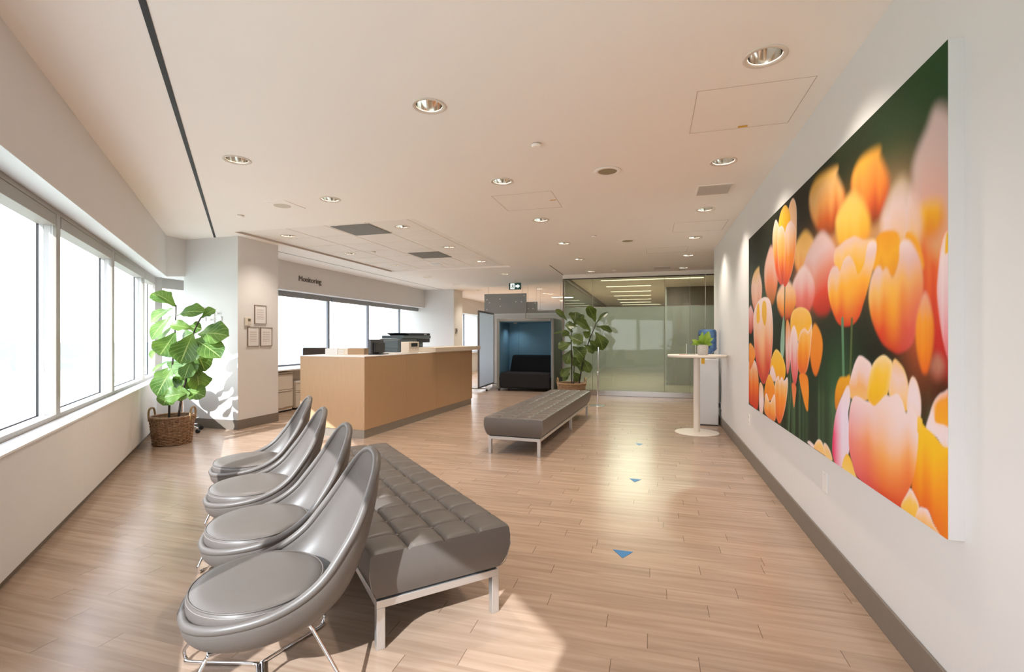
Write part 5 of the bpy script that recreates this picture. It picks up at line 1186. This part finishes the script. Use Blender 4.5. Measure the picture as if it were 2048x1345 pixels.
def fig(name_label, floor_px, r0, r1, h, wick, zoom, leaves, stems, leafm, seedv, rotb, spread=.16):
    zs, zx, zy = zoom
    c_ = onz(*floor_px); root = thing('potted_fig', name_label, 'potted plant', c_, 0)
    bt = bpy.data.objects.new('tmp', None)
    basket(root, r0, r1, h, wick)
    for ob_ in list(C.objects):
        if ob_.parent == root: ob_.rotation_euler = (0, 0, rotb)
    depth = (c_ - EYEV).dot(FW); rl = random.Random(seedv); inv = Matrix.Translation(-c_)
    def pt(zpx, zpy, dd): return inv @ atd(zx + zpx / zs, zy + zpy / zs, depth + dd)
    view = (EYEV - c_); view.z = 0; view.normalize()
    w = MB()
    for pl, rad in stems: 
        ps = catmull([pt(x, y, d_) for x, y, d_ in pl], 8)
        ps[0].z = min(ps[0].z, h - .05)
        w = MB(); w.tube(ps, rad, 8, r_end=rad * .55); w.build('stem', 'bark', root, smooth=True)
    w = MB(); pet_ = MB()
    for k, lf in enumerate(leaves):
        bx_, by_, tx_, ty_, wd_ = lf[:5]; dep = lf[5] if len(lf) > 5 else rl.uniform(-1, 1)
        d0 = dep * spread * .5; d1 = dep * spread + rl.uniform(-.04, .04)
        b_, t__ = pt(bx_, by_, d0), pt(tx_, ty_, d1)
        up_ = .55 + .5 * rl.random()
        nrm = view + Vector((rl.uniform(-.35, .35), rl.uniform(-.35, .35), up_))
        leaf_mesh(w, b_, t__, nrm, wd_ / zs * (depth + d0) / F * 1.38, rl.uniform(.05, .22), rl.uniform(.04, .14), seedv * 100 + k, .035)
    fo = w.build('foliage', leafm, root, smooth=True)
    return root
fig('tall fiddle leaf fig in a brown wicker basket in the corner beside the left windows', (345, 887), .195, .228, .335, 'wicker', (3.737, 280, 550),
    [(270, 230, 95, 120, 112, .2), (262, 292, 470, 258, 112, .3), (240, 245, 60, 345, 74, -.4), (230, 300, 65, 482, 74, -.6), (402, 402, 220, 368, 72, -1.2), (452, 322, 562, 255, 74, .6), (418, 432, 652, 440, 150, -.5), (402, 472, 606, 610, 140, -.9),
     (398, 432, 300, 662, 150, -1.6), (268, 430, 140, 615, 132, -.2), (402, 530, 492, 722, 122, .6), (385, 622, 250, 752, 124, -1.3), (382, 645, 330, 770, 84, -1.7), (420, 690, 446, 862, 132, .1), (245, 690, 118, 905, 116, -.8), (330, 790, 240, 885, 136, .3),
     (330, 862, 482, 900, 112, -.3), (345, 885, 178, 912, 104, -1.5), (230, 862, 172, 978, 92, -.6), (240, 362, 100, 575, 58, .4), (388, 572, 402, 785, 96, -.2), (212, 692, 110, 792, 60, .8), (350, 392, 462, 400, 84, .8), (130, 545, 64, 625, 40, 1), (215, 640, 80, 722, 26, 1.4),
     (395, 430, 300, 480, 90, .7), (405, 480, 560, 500, 100, .5), (360, 720, 300, 850, 110, .9), (300, 700, 390, 640, 80, 1.0), (400, 640, 340, 700, 90, -.6), (380, 760, 460, 790, 90, .5), (250, 760, 170, 800, 90, -.2), (350, 560, 260, 560, 100, .8), (300, 820, 300, 940, 90, -.9), (390, 800, 420, 920, 90, .4), (330, 660, 400, 730, 90, -1), (280, 640, 220, 720, 80, .5)],
    [([(218, 1060, 0), (222, 900, .0), (240, 700, 0), (262, 420, .02), (270, 225, .02)], .013), ([(288, 1060, .02), (312, 900, 0), (345, 780, -.03), (392, 560, -.03), (404, 430, -.02), (456, 318, .0)], .013)], 'leaf', 3, R(16) + .2)
fig('fiddle leaf fig in a pale basket behind the far end of the farther tufted bench', (1143, 803), .24, .285, .37, 'wickerlight', (4.4825, 900, 520),
    [(1052, 545, 948, 442, 52, .3), (1112, 562, 1130, 462, 92, .5), (1095, 602, 1200, 490, 64, .4), (1150, 602, 1032, 585, 66, -.6), (1272, 642, 1135, 535, 84, -.5), (1310, 560, 1238, 412, 88, 0), (1308, 566, 1418, 462, 44, .2), (1312, 592, 1458, 640, 58, -.2), (1310, 642, 1382, 806, 112, -.4),
     (1060, 682, 1192, 742, 92, -.8), (1092, 742, 968, 792, 84, -.2), (1100, 772, 1205, 872, 112, -1), (1202, 762, 1296, 832, 72, -.2), (1246, 722, 1346, 806, 84, .3), (1090, 802, 1038, 935, 84, .4), (1112, 850, 1172, 935, 104, .3), (1190, 880, 1258, 1012, 68, -.2), (1112, 930, 1222, 965, 94, .4),
     (1090, 960, 988, 1045, 62, 0), (1104, 1002, 1162, 1088, 68, -.3), (1080, 1012, 1008, 1085, 44, .2), (1188, 642, 1256, 690, 62, -.3), (1000, 690, 1066, 640, 62, .2), (1090, 600, 1070, 640, 60, .6), (1080, 640, 920, 655, 22, .5)],
    [([(1092, 1150, 0), (1090, 900, 0), (1086, 640, 0), (1092, 555, 0)], .014), ([(1150, 1150, 0), (1195, 900, 0), (1242, 740, 0), (1290, 620, 0), (1312, 560, 0)], .014), ([(1108, 1150, .03), (1112, 980, .03), (1116, 855, .03)], .012)], 'leaf2', 8, R(20))
